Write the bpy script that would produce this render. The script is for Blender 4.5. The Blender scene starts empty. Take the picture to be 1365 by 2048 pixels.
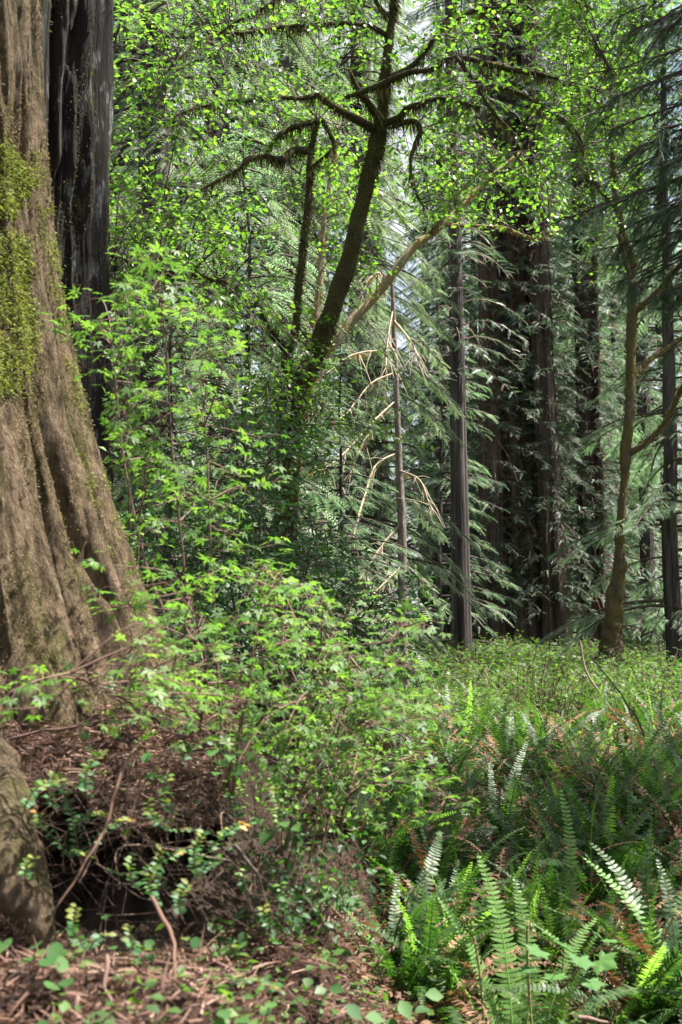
import bpy, math
import numpy as np
from mathutils import Vector
R = math.radians
sc = bpy.context.scene
C = sc.collection

# ------------------------------------------------------------------ camera, sky, sun, exposure
FPX, EYE, PITCH = 2400.0, 1.6, math.atan2(202, 2400)
cam = bpy.data.cameras.new('camera'); cob = bpy.data.objects.new('camera', cam); C.objects.link(cob)
cam.sensor_fit = 'VERTICAL'; cam.sensor_height = 36; cam.sensor_width = 24
cam.lens = FPX / 2048 * 36
cam.clip_start, cam.clip_end = 0.05, 2000
cob.location = (0, 0, EYE); cob.rotation_euler = (R(90) + PITCH, 0, 0)
cam.dof.use_dof = True; cam.dof.focus_distance = 10.5; cam.dof.aperture_fstop = 4.5
sc.camera = cob

SUN_EL, SUN_AZ = 62.0, 82.0          # azimuth clockwise from the view direction (to the right)
w = bpy.data.worlds.new('World'); sc.world = w; w.use_nodes = True
nt = w.node_tree; bg = nt.nodes['Background']
sky = nt.nodes.new('ShaderNodeTexSky'); sky.sky_type = 'NISHITA'; sky.sun_disc = False
sky.sun_elevation = R(SUN_EL); sky.sun_rotation = R(SUN_AZ); sky.dust_density = 3.0; sky.air_density = 1.0
# broken white cloud over the sky
tcw = nt.nodes.new('ShaderNodeTexCoord'); nzw = nt.nodes.new('ShaderNodeTexNoise'); nzw.inputs['Scale'].default_value = 3.2; nzw.inputs['Detail'].default_value = 8
rw = nt.nodes.new('ShaderNodeValToRGB'); rw.color_ramp.elements[0].position = .36; rw.color_ramp.elements[1].position = .52
mxw = nt.nodes.new('ShaderNodeMix'); mxw.data_type = 'RGBA'; mxw.inputs[7].default_value = (3.6, 3.75, 4.0, 1)
nt.links.new(tcw.outputs['Generated'], nzw.inputs[0]); nt.links.new(nzw.outputs[0], rw.inputs[0]); nt.links.new(rw.outputs[0], mxw.inputs[0])
nt.links.new(sky.outputs[0], mxw.inputs[6]); nt.links.new(mxw.outputs[2], bg.inputs[0]); bg.inputs[1].default_value = 0.07
sl = bpy.data.lights.new('sun', 'SUN'); sl.energy = 5.0; sl.angle = R(0.6); sl.color = (1, .95, .86)
so = bpy.data.objects.new('sun', sl); C.objects.link(so)
sd = Vector((math.sin(R(SUN_AZ)) * math.cos(R(SUN_EL)), math.cos(R(SUN_AZ)) * math.cos(R(SUN_EL)), math.sin(R(SUN_EL))))
so.rotation_euler = sd.to_track_quat('Z', 'Y').to_euler(); so.location = (20, 20, 40)
sc.view_settings.view_transform = 'Standard'; sc.view_settings.look = 'None'
sc.view_settings.exposure = 2.15; sc.view_settings.gamma = 1.0; sc.view_settings.use_curve_mapping = False
sc.cycles.max_bounces = 8; sc.cycles.diffuse_bounces = 3; sc.cycles.glossy_bounces = 2
sc.cycles.transmission_bounces = 4; sc.cycles.transparent_max_bounces = 4
sc.cycles.use_denoising = True
sc.cycles.sample_clamp_indirect = 6

def P(px, py, d):
    """point seen at photograph pixel (px,py), d metres ahead of the camera"""
    u, v = (px - 682.5) / FPX, (1024 - py) / FPX
    c, s = math.cos(PITCH), math.sin(PITCH)
    y, z = c - s * v, s + c * v
    k = d / y
    return np.array([u * k, d, EYE + z * k])

# ------------------------------------------------------------------ numpy helpers
def hash3(i, j, k, seed):
    h = (i.astype(np.int64) * 374761393 + j.astype(np.int64) * 668265263 + k.astype(np.int64) * 2147483647 + seed * 1274126177) & 0xffffffff
    h = ((h ^ (h >> 13)) * 1274126177) & 0xffffffff
    h = ((h ^ (h >> 16)) * 2246822519) & 0xffffffff
    return ((h ^ (h >> 15)) & 0xffffff) / float(0xffffff)
def vnoise(p, seed=0):
    p = np.asarray(p, float); f = np.floor(p); t = p - f; t = t * t * (3 - 2 * t)
    i, j, k = f[..., 0].astype(np.int64), f[..., 1].astype(np.int64), f[..., 2].astype(np.int64)
    r = 0
    for a in (0, 1):
        for b in (0, 1):
            for c in (0, 1):
                wgt = (t[..., 0] if a else 1 - t[..., 0]) * (t[..., 1] if b else 1 - t[..., 1]) * (t[..., 2] if c else 1 - t[..., 2])
                r = r + wgt * hash3(i + a, j + b, k + c, seed)
    return r
def fbm(p, seed=0, o=4):
    p = np.asarray(p, float); r = 0; a = .5
    for q in range(o):
        r = r + a * vnoise(p * 2 ** q, seed + q * 17); a *= .5
    return r / (1 - .5 ** o)
def sstep(a, b, x):
    t = np.clip((x - a) / (b - a), 0, 1); return t * t * (3 - 2 * t)
def unit(v):
    v = np.asarray(v, float); return v / np.maximum(np.linalg.norm(v, axis=-1, keepdims=True), 1e-9)

class MB:
    """collects polygons; build() links them as ONE mesh object"""
    def __init__(s): s.v = []; s.f = {}; s.r = []; s.n = 0
    def add(s, v, faces, rnd=0.5):
        v = np.asarray(v, float).reshape(-1, 3)
        for f in faces:
            f = np.asarray(f, np.int64)
            if f.size: s.f.setdefault(f.shape[1], []).append(f + s.n)
        s.v.append(v); s.r.append(np.broadcast_to(np.asarray(rnd, float), (len(v),))); s.n += len(v)
    def inst(s, tv, tf, M, T, rnd):
        N, n = len(T), len(tv)
        if N == 0: return
        v = np.einsum('nij,kj->nki', M, tv) + T[:, None, :]
        off = (np.arange(N) * n)[:, None, None]
        s.add(v.reshape(-1, 3), [(np.asarray(f)[None] + off).reshape(-1, np.asarray(f).shape[1]) for f in tf], np.repeat(rnd, n))
    def mesh(s, name, mat, smooth=True):
        me = bpy.data.meshes.new(name)
        v = np.concatenate(s.v); me.vertices.add(len(v)); me.vertices.foreach_set('co', v.ravel())
        li, ls, st, tot = [], [], 0, 0
        for k, fs in s.f.items():
            f = np.concatenate(fs); li.append(f.ravel()); ls.append(st + np.arange(len(f)) * k); st += f.size; tot += len(f)
        li = np.concatenate(li); ls = np.concatenate(ls)
        me.loops.add(len(li)); me.loops.foreach_set('vertex_index', li.astype(np.int32))
        me.polygons.add(tot); me.polygons.foreach_set('loop_start', ls.astype(np.int32))
        me.update(calc_edges=True); me.validate()
        a = me.attributes.new('rnd', 'FLOAT', 'POINT')
        if len(a.data) == len(v): a.data.foreach_set('value', np.concatenate(s.r).astype(np.float32))
        me.polygons.foreach_set('use_smooth', np.full(len(me.polygons), smooth))
        me.materials.append(mat); return me
    def build(s, name, mat, parent=None, smooth=True):
        return link(name, s.mesh(name, mat, smooth), parent)
def link(name, me, parent=None):
    o = bpy.data.objects.new(name, me); C.objects.link(o)
    if parent is not None: o.parent = parent
    return o
def tag(o, label=None, cat=None, group=None, kind=None):
    for k, x in (('label', label), ('category', cat), ('group', group), ('kind', kind)):
        if x: o[k] = x
    return o
def thing(name, label, cat, loc=(0, 0, 0), group=None):
    o = bpy.data.objects.new(name, None); C.objects.link(o); o.location = tuple(loc); o.empty_display_size = .2
    return tag(o, label, cat, group)
def rebase(root, loc):
    """move a thing's Empty to its base while its parts (built in world space) stay put"""
    root.location = tuple(loc)
    for ch in root.children: ch.location = tuple(-np.asarray(loc, float))
def dup(o, parent=None):
    c = o.copy(); C.objects.link(c)
    if parent is not None: c.parent = parent
    for ch in o.children: dup(ch, c)
    return c

def frames(a, n, w, l):
    a = unit(a); n = np.asarray(n, float); n = unit(n - (n * a).sum(-1, keepdims=True) * a); b = np.cross(a, n)
    w = np.broadcast_to(np.asarray(w, float), (len(a),))[:, None]; l = np.broadcast_to(np.asarray(l, float), (len(a),))[:, None]
    return np.stack([b * w, a * l, n * l], -1)
def smooth_path(pts, n=6):
    """Catmull-Rom through rows (x,y,z,r)"""
    p = np.asarray(pts, float)
    if len(p) < 3: 
        t = np.linspace(0, 1, n + 1)[:, None]; return p[0] * (1 - t) + p[-1] * t
    q = np.vstack([2 * p[0] - p[1], p, 2 * p[-1] - p[-2]]); out = []
    for i in range(1, len(q) - 2):
        for t in np.linspace(0, 1, n, endpoint=False):
            a, b, c, d = q[i - 1], q[i], q[i + 1], q[i + 2]
            out.append(.5 * ((2 * b) + (c - a) * t + (2 * a - 5 * b + 4 * c - d) * t * t + (3 * b - a - 3 * c + d) * t ** 3))
    out.append(p[-1]); out = np.array(out); out[:, 3:] = np.maximum(out[:, 3:], 1e-4); return out
def tube(mb, path, sides=6, rough=0.0, freq=9.0, seed=0, rnd=.5, cap=True):
    path = np.asarray(path, float); p, r = path[:, :3], path[:, 3]
    t = unit(np.gradient(p, axis=0)); ref = np.array([0.13, .97, .2]) if abs(t[0][1]) < .9 else np.array([1., 0, .1])
    b = unit(np.cross(t, ref)); n = np.cross(b, t)
    th = np.linspace(0, 2 * np.pi, sides, endpoint=False)
    ring = np.cos(th)[None, :, None] * b[:, None] + np.sin(th)[None, :, None] * n[:, None]
    v = p[:, None] + ring * r[:, None, None]
    if rough: v = p[:, None] + ring * (r[:, None] * (1 + rough * (fbm(v * freq, seed) * 2 - 1)))[..., None]
    m = len(p); i = np.arange(m - 1)[:, None] * sides; j = np.arange(sides)[None]; j2 = (j + 1) % sides
    f = np.stack([i + j, i + j2, i + sides + j2, i + sides + j], -1).reshape(-1, 4)
    fs = [f]
    if cap: fs.append(np.arange((m - 1) * sides, m * sides)[None]); 
    mb.add(v.reshape(-1, 3), fs, rnd)
def blades(mb, base, dirs, L, W, rng, bend=.0, rnd=None):
    """thin tapering blades (moss strands, needles)"""
    N = len(base); dirs = unit(dirs)
    side = unit(np.cross(dirs, unit(rng.normal(size=(N, 3)))))
    L = np.broadcast_to(L, (N,))[:, None]; W = np.broadcast_to(W, (N,))[:, None]
    mid = base + dirs * L * .5 + np.array([0, 0, -1.]) * bend * L * .15
    tip = base + dirs * L + np.array([0, 0, -1.]) * bend * L * .5
    v = np.stack([base - side * W, base + side * W, mid + side * W * .7, mid - side * W * .7, tip], 1).reshape(-1, 3)
    o = (np.arange(N) * 5)[:, None]
    mb.add(v, [o + np.array([[0, 1, 2, 3]]), o + np.array([[3, 2, 4]])], np.repeat(rng.random(N) if rnd is None else rnd, 5))

# ------------------------------------------------------------------ leaf templates: x width, y along, z normal
def T_oval(w=.62):
    h = w / 2
    v = np.array([[0, 0, 0], [h * .8, .28, .07], [h, .55, .08], [0, 1, -.08], [-h, .55, .08], [-h * .8, .28, .07], [0, .5, 0]])
    return v, [np.array([[0, 1, 2, 6], [6, 2, 3, 3 + 1]])[:1], np.array([[6, 2, 3], [6, 3, 4]]), np.array([[0, 6, 4, 5]])]
def T_palm(n=5, spread=125):
    v = [[0, 0, 0]]; f = []
    for k in range(n):
        a = R(-spread + 2 * spread * k / (n - 1)); l = 1 - .33 * abs(k - (n - 1) / 2) / ((n - 1) / 2)
        d = np.array([math.sin(a), math.cos(a), 0]); s = np.array([d[1], -d[0], 0]); i = len(v); z = -.16 * l
        v += [list(d * .5 * l + s * .17 * l + [0, 0, .02]), list(d * l + [0, 0, z]), list(d * .5 * l - s * .17 * l + [0, 0, .02])]
        f.append([0, i, i + 1, i + 2])
    return np.array(v, float), [np.array(f)]
def T_lobed():
    """broad five-lobed leaf with toothed outline (one fan round the petiole)"""
    pts = []
    for k in range(5):
        a0 = R(-120 + 60 * k); l = [.62, .86, 1, .86, .62][k]
        for da, s in ((-22, .66), (-12, .8), (-9, .76), (0, 1), (9, .76), (12, .8), (22, .66)):
            a = a0 + R(da); pts.append([math.sin(a) * l * s, math.cos(a) * l * s, -.12 * (l * s) ** 2 + .05 * math.cos(a * 6)])
    v = np.array([[0, 0, 0]] + pts); n = len(pts)
    return v, [np.array([[0, k, k + 1] for k in range(1, n)])]
def T_round(n=10):
    v = [[0, .1, 0]]
    for k in range(n + 1):
        a = R(-165 + 330 * k / n); v.append([math.sin(a) * .5, .5 + math.cos(a) * .5, .06 * abs(math.sin(a))])
    return np.array(v), [np.array([[0, k, k + 1] for k in range(1, n + 1)])]
def T_spray(n=7, w=.16, tw=.075, droop=.22, swept=.55):
    """flat conifer branchlet: n pairs of needle teeth either side of a twig"""
    v, f = [], []
    for k in range(n):
        y = .05 + .9 * k / n; z = -droop * y * y; l = w * (1 - .65 * (k / n) ** 1.5)
        for s in (-1, 1):
            i = len(v); v += [[0, y, z], [s * l, y + l * swept, z - .03], [0, y + tw, z]]; f.append([i, i + 1, i + 2])
    i = len(v); v += [[-.012, 0, 0], [.012, 0, 0], [0, 1, -droop]]; f.append([i, i + 1, i + 2])
    return np.array(v, float), [np.array(f)]

# ------------------------------------------------------------------ materials
def nd(nt, t, **k):
    n = nt.nodes.new(t)
    for a, b in k.items(): setattr(n, a, b)
    return n
def new_mat(name):
    m = bpy.data.materials.new(name); m.use_nodes = True; nt = m.node_tree
    return m, nt, nt.nodes['Principled BSDF'], nt.nodes['Material Output']
def ramp(nt, fac, cols, pos=None):
    r = nd(nt, 'ShaderNodeValToRGB'); e = r.color_ramp.elements; n = len(cols)
    while len(e) < n: e.new(.5)
    for i, c in enumerate(cols):
        e[i].position = pos[i] if pos else i / (n - 1); e[i].color = (*c, 1)
    nt.links.new(fac, r.inputs[0]); return r.outputs[0]
def leaf_mat(name, cols, trans=.4, rough=.45, tcol=None, spec=.4, pos=None):
    m, nt, b, out = new_mat(name)
    a = nd(nt, 'ShaderNodeAttribute', attribute_name='rnd'); col = ramp(nt, a.outputs['Fac'], cols, pos)
    oi = nd(nt, 'ShaderNodeObjectInfo'); hs = nd(nt, 'ShaderNodeHueSaturation')
    mr = nd(nt, 'ShaderNodeMapRange'); mr.inputs[3].default_value = .8; mr.inputs[4].default_value = 1.2
    nt.links.new(oi.outputs['Random'], mr.inputs[0]); nt.links.new(mr.outputs[0], hs.inputs['Value']); nt.links.new(col, hs.inputs['Color'])
    nt.links.new(hs.outputs[0], b.inputs['Base Color']); b.inputs['Roughness'].default_value = rough
    b.inputs['Specular IOR Level'].default_value = spec
    t = nd(nt, 'ShaderNodeBsdfTranslucent'); mx = nd(nt, 'ShaderNodeMixShader'); mx.inputs[0].default_value = trans
    tc = nd(nt, 'ShaderNodeMix', data_type='RGBA', blend_type='MULTIPLY'); tc.inputs[0].default_value = 1
    nt.links.new(hs.outputs[0], tc.inputs[6]); tc.inputs[7].default_value = (*(tcol or (2.2, 2.4, .9)), 1)
    nt.links.new(tc.outputs[2], t.inputs[0]); nt.links.new(b.outputs[0], mx.inputs[1]); nt.links.new(t.outputs[0], mx.inputs[2])
    nt.links.new(mx.outputs[0], out.inputs[0]); return m
def bark_mat(name, cols, scale=(8, 8, 1.2), patch=None, patch_scale=(2, 2, 1), patch_t=(.5, .62), bump=.6, rough=.9, pos=None, patch2=None, p2_scale=(3, 3, 3), p2_t=(.6, .7), bdist=.03):
    m, nt, b, out = new_mat(name)
    tc = nd(nt, 'ShaderNodeTexCoord')
    def noise(s, det=6, ro=.65, off=0):
        mp = nd(nt, 'ShaderNodeMapping'); mp.inputs['Scale'].default_value = s; mp.inputs['Location'].default_value = (off, off * .7, off * 1.3)
        n = nd(nt, 'ShaderNodeTexNoise'); n.inputs['Scale'].default_value = 1; n.inputs['Detail'].default_value = det; n.inputs['Roughness'].default_value = ro
        nt.links.new(tc.outputs['Object'], mp.inputs[0]); nt.links.new(mp.outputs[0], n.inputs[0]); return n.outputs[0]
    f = noise(scale); col = ramp(nt, f, cols, pos)
    for pc, ps, pt, off in ((patch, patch_scale, patch_t, 3.1), (patch2, p2_scale, p2_t, 7.7)):
        if pc is None: continue
        k = ramp(nt, noise(ps, 8, .7, off), [(0, 0, 0), (1, 1, 1)], list(pt))
        mx = nd(nt, 'ShaderNodeMix', data_type='RGBA'); nt.links.new(k, mx.inputs[0]); nt.links.new(col, mx.inputs[6])
        if isinstance(pc[0], tuple): nt.links.new(ramp(nt, noise((40, 40, 40), 4, .6, off + 1), list(pc), [.3, .7]), mx.inputs[7])
        else: mx.inputs[7].default_value = (*pc, 1)
        col = mx.outputs[2]
    nt.links.new(col, b.inputs['Base Color']); b.inputs['Roughness'].default_value = rough; b.inputs['Specular IOR Level'].default_value = .2
    bp = nd(nt, 'ShaderNodeBump'); bp.inputs['Strength'].default_value = bump; bp.inputs['Distance'].default_value = bdist
    f2 = noise(tuple(q * 3 for q in scale), 8, .7, 1.7); ad = nd(nt, 'ShaderNodeMath', operation='ADD')
    nt.links.new(f, ad.inputs[0]); nt.links.new(f2, ad.inputs[1]); nt.links.new(ad.outputs[0], bp.inputs['Height']); nt.links.new(bp.outputs[0], b.inputs['Normal'])
    return m

M = {}
M['duff'] = bark_mat('duff', [(.013, .007, .005), (.048, .024, .017), (.1, .054, .04)], (16, 16, 16), bump=1, patch=(.03, .02, .014), patch_scale=(5, 5, 5), patch_t=(.5, .65), pos=[.3, .5, .72], patch2=((.07, .08, .02), (.12, .11, .03)), p2_scale=(2.3, 2.3, 2.3), p2_t=(.68, .74))
M['humus_shade'] = bark_mat('humus_shade', [(.014, .01, .007), (.045, .028, .019), (.085, .054, .038)], (20, 20, 20), bump=1)
M['soil'] = bark_mat('soil', [(.025, .018, .012), (.07, .05, .03), (.05, .075, .02)], (3, 3, 3), bump=1, pos=[.35, .5, .65], patch=((.03, .055, .014), (.06, .085, .022)), patch_scale=(.6, .6, .6), patch_t=(.46, .62))
M['litter'] = leaf_mat('litter', [(.035, .018, .012), (.1, .045, .03), (.17, .09, .062), (.32, .21, .16)], .05, .8)
M['dead_leaf'] = leaf_mat('dead_leaf', [(.05, .025, .013), (.12, .062, .032), (.22, .13, .075)], .25, .7, (1.3, 1.1, .8))
M['bark_big'] = bark_mat('bark_big', [(.02, .013, .007), (.088, .06, .034), (.185, .132, .084), (.29, .215, .15)], (24, 24, 9), bump=1, pos=[.28, .43, .58, .75],
    patch=((.045, .046, .012), (.12, .112, .035)), patch_scale=(5, 5, 2.2), patch_t=(.5, .68), patch2=((.2, .09, .03), (.3, .17, .06)), p2_scale=(5, 5, .9), p2_t=(.64, .74), bdist=.06)
M['bark_char'] = bark_mat('bark_char', [(.005, .0045, .0045), (.014, .011, .01), (.035, .027, .021)], (10, 10, 1.0), bump=1, pos=[.3, .5, .7],
    patch=((.05, .054, .056), (.17, .18, .185)), patch_scale=(18, 18, 4), patch_t=(.56, .64), patch2=((.05, .05, .012), (.1, .09, .03)), p2_scale=(4, 4, 1.2), p2_t=(.58, .68), bdist=.03)
M['bark_red'] = bark_mat('bark_red', [(.017, .012, .011), (.066, .046, .04), (.15, .115, .105)], (5, 5, .25), bump=1, pos=[.34, .5, .68], patch=(.1, .055, .035), patch_scale=(1.2, 1.2, .15), patch_t=(.5, .7), bdist=.12)
M['bark_grey'] = bark_mat('bark_grey', [(.018, .015, .0145), (.07, .058, .057), (.145, .125, .124)], (9, 9, .5), bump=1, pos=[.34, .5, .68], bdist=.08)
M['bark_maple'] = bark_mat('bark_maple', [(.014, .01, .006), (.045, .032, .02), (.09, .07, .05)], (12, 12, 6), bump=1, patch=((.03, .032, .008), (.075, .072, .018)), patch_scale=(5, 5, 3), patch_t=(.4, .55))
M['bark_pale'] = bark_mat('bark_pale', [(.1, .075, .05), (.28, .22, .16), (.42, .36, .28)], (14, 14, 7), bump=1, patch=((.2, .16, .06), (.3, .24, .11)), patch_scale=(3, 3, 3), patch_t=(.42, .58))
M['bark_alder'] = bark_mat('bark_alder', [(.025, .017, .011), (.085, .062, .042), (.18, .14, .105)], (14, 14, 9), bump=1, patch=((.05, .047, .012), (.12, .1, .03)), patch_scale=(2.5, 2.5, 1.6), patch_t=(.42, .56))
M['bark_lichen'] = bark_mat('bark_lichen', [(.05, .04, .035), (.16, .13, .12), (.3, .27, .25)], (14, 14, 8), bump=1, patch=(.42, .43, .4), patch_scale=(9, 9, 4), patch_t=(.56, .66))
M['twig'] = leaf_mat('twig', [(.03, .022, .016), (.07, .05, .038)], .0, .8)
M['twig_pale'] = leaf_mat('twig_pale', [(.2, .15, .1), (.4, .33, .25)], .0, .8)
M['root'] = leaf_mat('root', [(.025, .014, .01), (.06, .035, .025), (.15, .095, .07)], .0, .8)
M['twig_brown'] = leaf_mat('twig_brown', [(.06, .03, .02), (.14, .075, .05)], .0, .8)
M['twig_red'] = leaf_mat('twig_red', [(.06, .03, .022), (.17, .1, .075)], .0, .7)
M['moss_dark'] = leaf_mat('moss_dark', [(.025, .028, .008), (.065, .07, .018), (.125, .125, .035)], .3, .9, (1.6, 1.5, .8))
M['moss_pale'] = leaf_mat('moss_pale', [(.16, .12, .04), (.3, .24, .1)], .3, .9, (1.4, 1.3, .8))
M['moss_brown'] = leaf_mat('moss_brown', [(.05, .038, .015), (.12, .095, .04), (.2, .17, .065), (.3, .25, .15)], .2, .9, (1.4, 1.3, .8))
M['moss_lime'] = leaf_mat('moss_lime', [(.05, .066, .014), (.125, .155, .032), (.25, .28, .085)], .3, .9, (1.5, 1.5, .7))
M['lf_maple'] = leaf_mat('lf_maple', [(.04, .09, .028), (.08, .145, .036), (.14, .2, .05)], .5, .42, (2.0, 2.5, .8), .5)
M['lf_vine'] = leaf_mat('lf_vine', [(.045, .11, .028), (.08, .165, .038), (.14, .235, .06)], .45, .55, (2.0, 2.1, .9), .4)
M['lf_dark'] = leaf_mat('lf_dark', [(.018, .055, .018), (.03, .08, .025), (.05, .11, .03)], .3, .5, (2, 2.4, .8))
M['lf_berry'] = leaf_mat('lf_berry', [(.03, .07, .018), (.06, .125, .028), (.12, .18, .045)], .42, .5, (1.8, 2.1, .8))
M['lf_sprig'] = leaf_mat('lf_sprig', [(.02, .07, .025), (.035, .11, .03), (.1, .16, .03), (.45, .16, .03)], .3, .55, (1.8, 2, .8), pos=[0, .6, .82, 1])
M['lf_round'] = leaf_mat('lf_round', [(.035, .095, .028), (.07, .15, .04)], .35, .6, (1.8, 2, .8), .25)
M['nd_hem'] = leaf_mat('nd_hem', [(.07, .115, .07), (.13, .185, .115), (.24, .29, .2)], .42, .5, (1.45, 1.8, 1.25))
M['nd_spruce'] = leaf_mat('nd_spruce', [(.08, .105, .065), (.145, .18, .11), (.27, .3, .2)], .4, .55, (1.45, 1.8, 1.25))
M['nd_red'] = leaf_mat('nd_red', [(.03, .062, .042), (.06, .105, .068), (.12, .17, .115), (.17, .125, .085)], .25, .45, (1.6, 2, 1.1), pos=[0, .5, .88, 1])
M['nd_dark'] = leaf_mat('nd_dark', [(.012, .04, .018), (.022, .062, .025), (.04, .085, .03)], .22, .38, (1.7, 2.2, .9))
M['fern'] = leaf_mat('fern', [(.013, .037, .013), (.027, .068, .018), (.07, .118, .027)], .36, .5, (2, 2.4, .8), .45)
M['fern_new'] = leaf_mat('fern_new', [(.09, .19, .05), (.17, .29, .085)], .5, .45, (2, 2.2, .8))  # young fronds, green lightened further to stand in for sun on them
M['fern_dead'] = leaf_mat('fern_dead', [(.07, .034, .018), (.15, .075, .04), (.26, .155, .095)], .25, .8, (1.3, 1.1, .8))
M['fiddle'] = leaf_mat('fiddle', [(.1, .13, .04), (.22, .22, .1), (.35, .28, .17)], .2, .7, (1.4, 1.4, .8))
M['rachis'] = leaf_mat('rachis', [(.12, .11, .04), (.2, .15, .06)], .0, .6)

# ------------------------------------------------------------------ terrain
def mound_masks(x, y):
    n = (fbm(np.stack([x * 2.2, y * 2.2, 0 * x], -1), 5) - .5)
    xe = np.interp(y, [1.5, 2.6, 3.4, 4.4, 6.0, 8], [-.3, -.32, -.2, -.22, -.2, -.3]) + n * .35
    shelf = 1 - sstep(-.12, .75, x - xe)
    shelf = shelf * (1 - sstep(6.3, 9.5, y))
    yf = 3.5 + .18 * np.sin(x * 5 + 1) + n * .3 + .35 * sstep(-.75, -.2, x)
    upper = sstep(0, .17, y - yf) * (1 - sstep(-.1, .35, x - xe + .14)) * (1 - sstep(6.3, 9.5, y))
    return shelf, upper, n
def H(x, y, bank=True):
    x, y = np.asarray(x, float), np.asarray(y, float)
    s, u, n = mound_masks(x, y)
    base = .35 * (fbm(np.stack([x * .25, y * .25, 0 * x + 3], -1), 11) - .5) + .0
    far = -.05 * sstep(25, 60, y)
    if not bank: return base + far
    return base + far + s * (.72 + n * .2) + u * (.36 + .22 * sstep(3.7, 4.9, y))

def bank_bump(X, Y):
    s, u, n = mound_masks(X, Y)
    return (.16 * (fbm(np.stack([X * 4, Y * 4, 0 * X], -1), 13) - .5) + .08 * (fbm(np.stack([X * 9, Y * 9, 0 * X], -1), 3) - .5)) * sstep(.02, .3, s) - .14 * (1 - sstep(0, .12, s))
def build_ground():
    def grid(xs, ys):
        X, Y = np.meshgrid(xs, ys); return X, Y
    # one sheet to the horizon, finer near the camera
    xs = np.concatenate([-np.geomspace(400, 6, 40), np.linspace(-5.8, 9, 150), np.geomspace(9.3, 400, 40)])
    ys = np.concatenate([[-60, -20, -6, -2], np.linspace(0, 20, 160), np.geomspace(20.3, 700, 90)])
    X, Y = grid(xs, ys); Z = H(X, Y) + .05 * (fbm(np.stack([X * 3, Y * 3, 0 * X], -1), 2) - .5)
    inside = (X > -3.4) & (X < 1.6) & (Y > 1.3) & (Y < 6.9)
    Z = np.where(inside, H(X, Y, False) - .02, Z)
    mb = MB(); ny, nx = X.shape
    i = (np.arange(ny - 1)[:, None] * nx + np.arange(nx - 1)[None]).ravel()
    mb.add(np.stack([X, Y, Z], -1).reshape(-1, 3), [np.stack([i, i + 1, i + nx + 1, i + nx], -1)])
    tag(mb.build('ground', M['soil']), kind='structure')
    # the raised duff bank with its undercut face
    xs = np.linspace(-3.6, 1.5, 300); ys = np.linspace(1.1, 7.2, 380)
    X, Y = grid(xs, ys); s, u, n = mound_masks(X, Y); Z = H(X, Y)
    Z += bank_bump(X, Y) + .05 * (fbm(np.stack([X * 22, Y * 22, 0 * X], -1), 4) - .5)
    edge = np.minimum(X + 3.6, np.minimum(Y - 1.1, 7.2 - Y)); Z -= .5 * (1 - sstep(0, .3, edge))
    und = np.sin(np.pi * np.clip(u, 0, 1)) * (u < .98); Y2 = Y + .62 * und; X2 = X - .12 * und * sstep(-1, -.3, X)
    mb = MB(); ny, nx = X.shape
    i = (np.arange(ny - 1)[:, None] * nx + np.arange(nx - 1)[None]).ravel()
    mb.add(np.stack([X2, Y2, Z], -1).reshape(-1, 3), [np.stack([i, i + 1, i + nx + 1, i + nx], -1)])
    bank = mb.build('soil_bank', M['duff']); tag(bank, kind='structure')
    bank.data.materials.append(M['humus_shade'])                    # bare soil of the undercut face, toned to deepen the hollow's shade
    uf = (u[:-1, :-1] + u[1:, 1:]).ravel() / 2; bank.data.polygons.foreach_set('material_index', ((uf > .03) & (uf < .93)).astype(np.int32))
build_ground()

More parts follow.
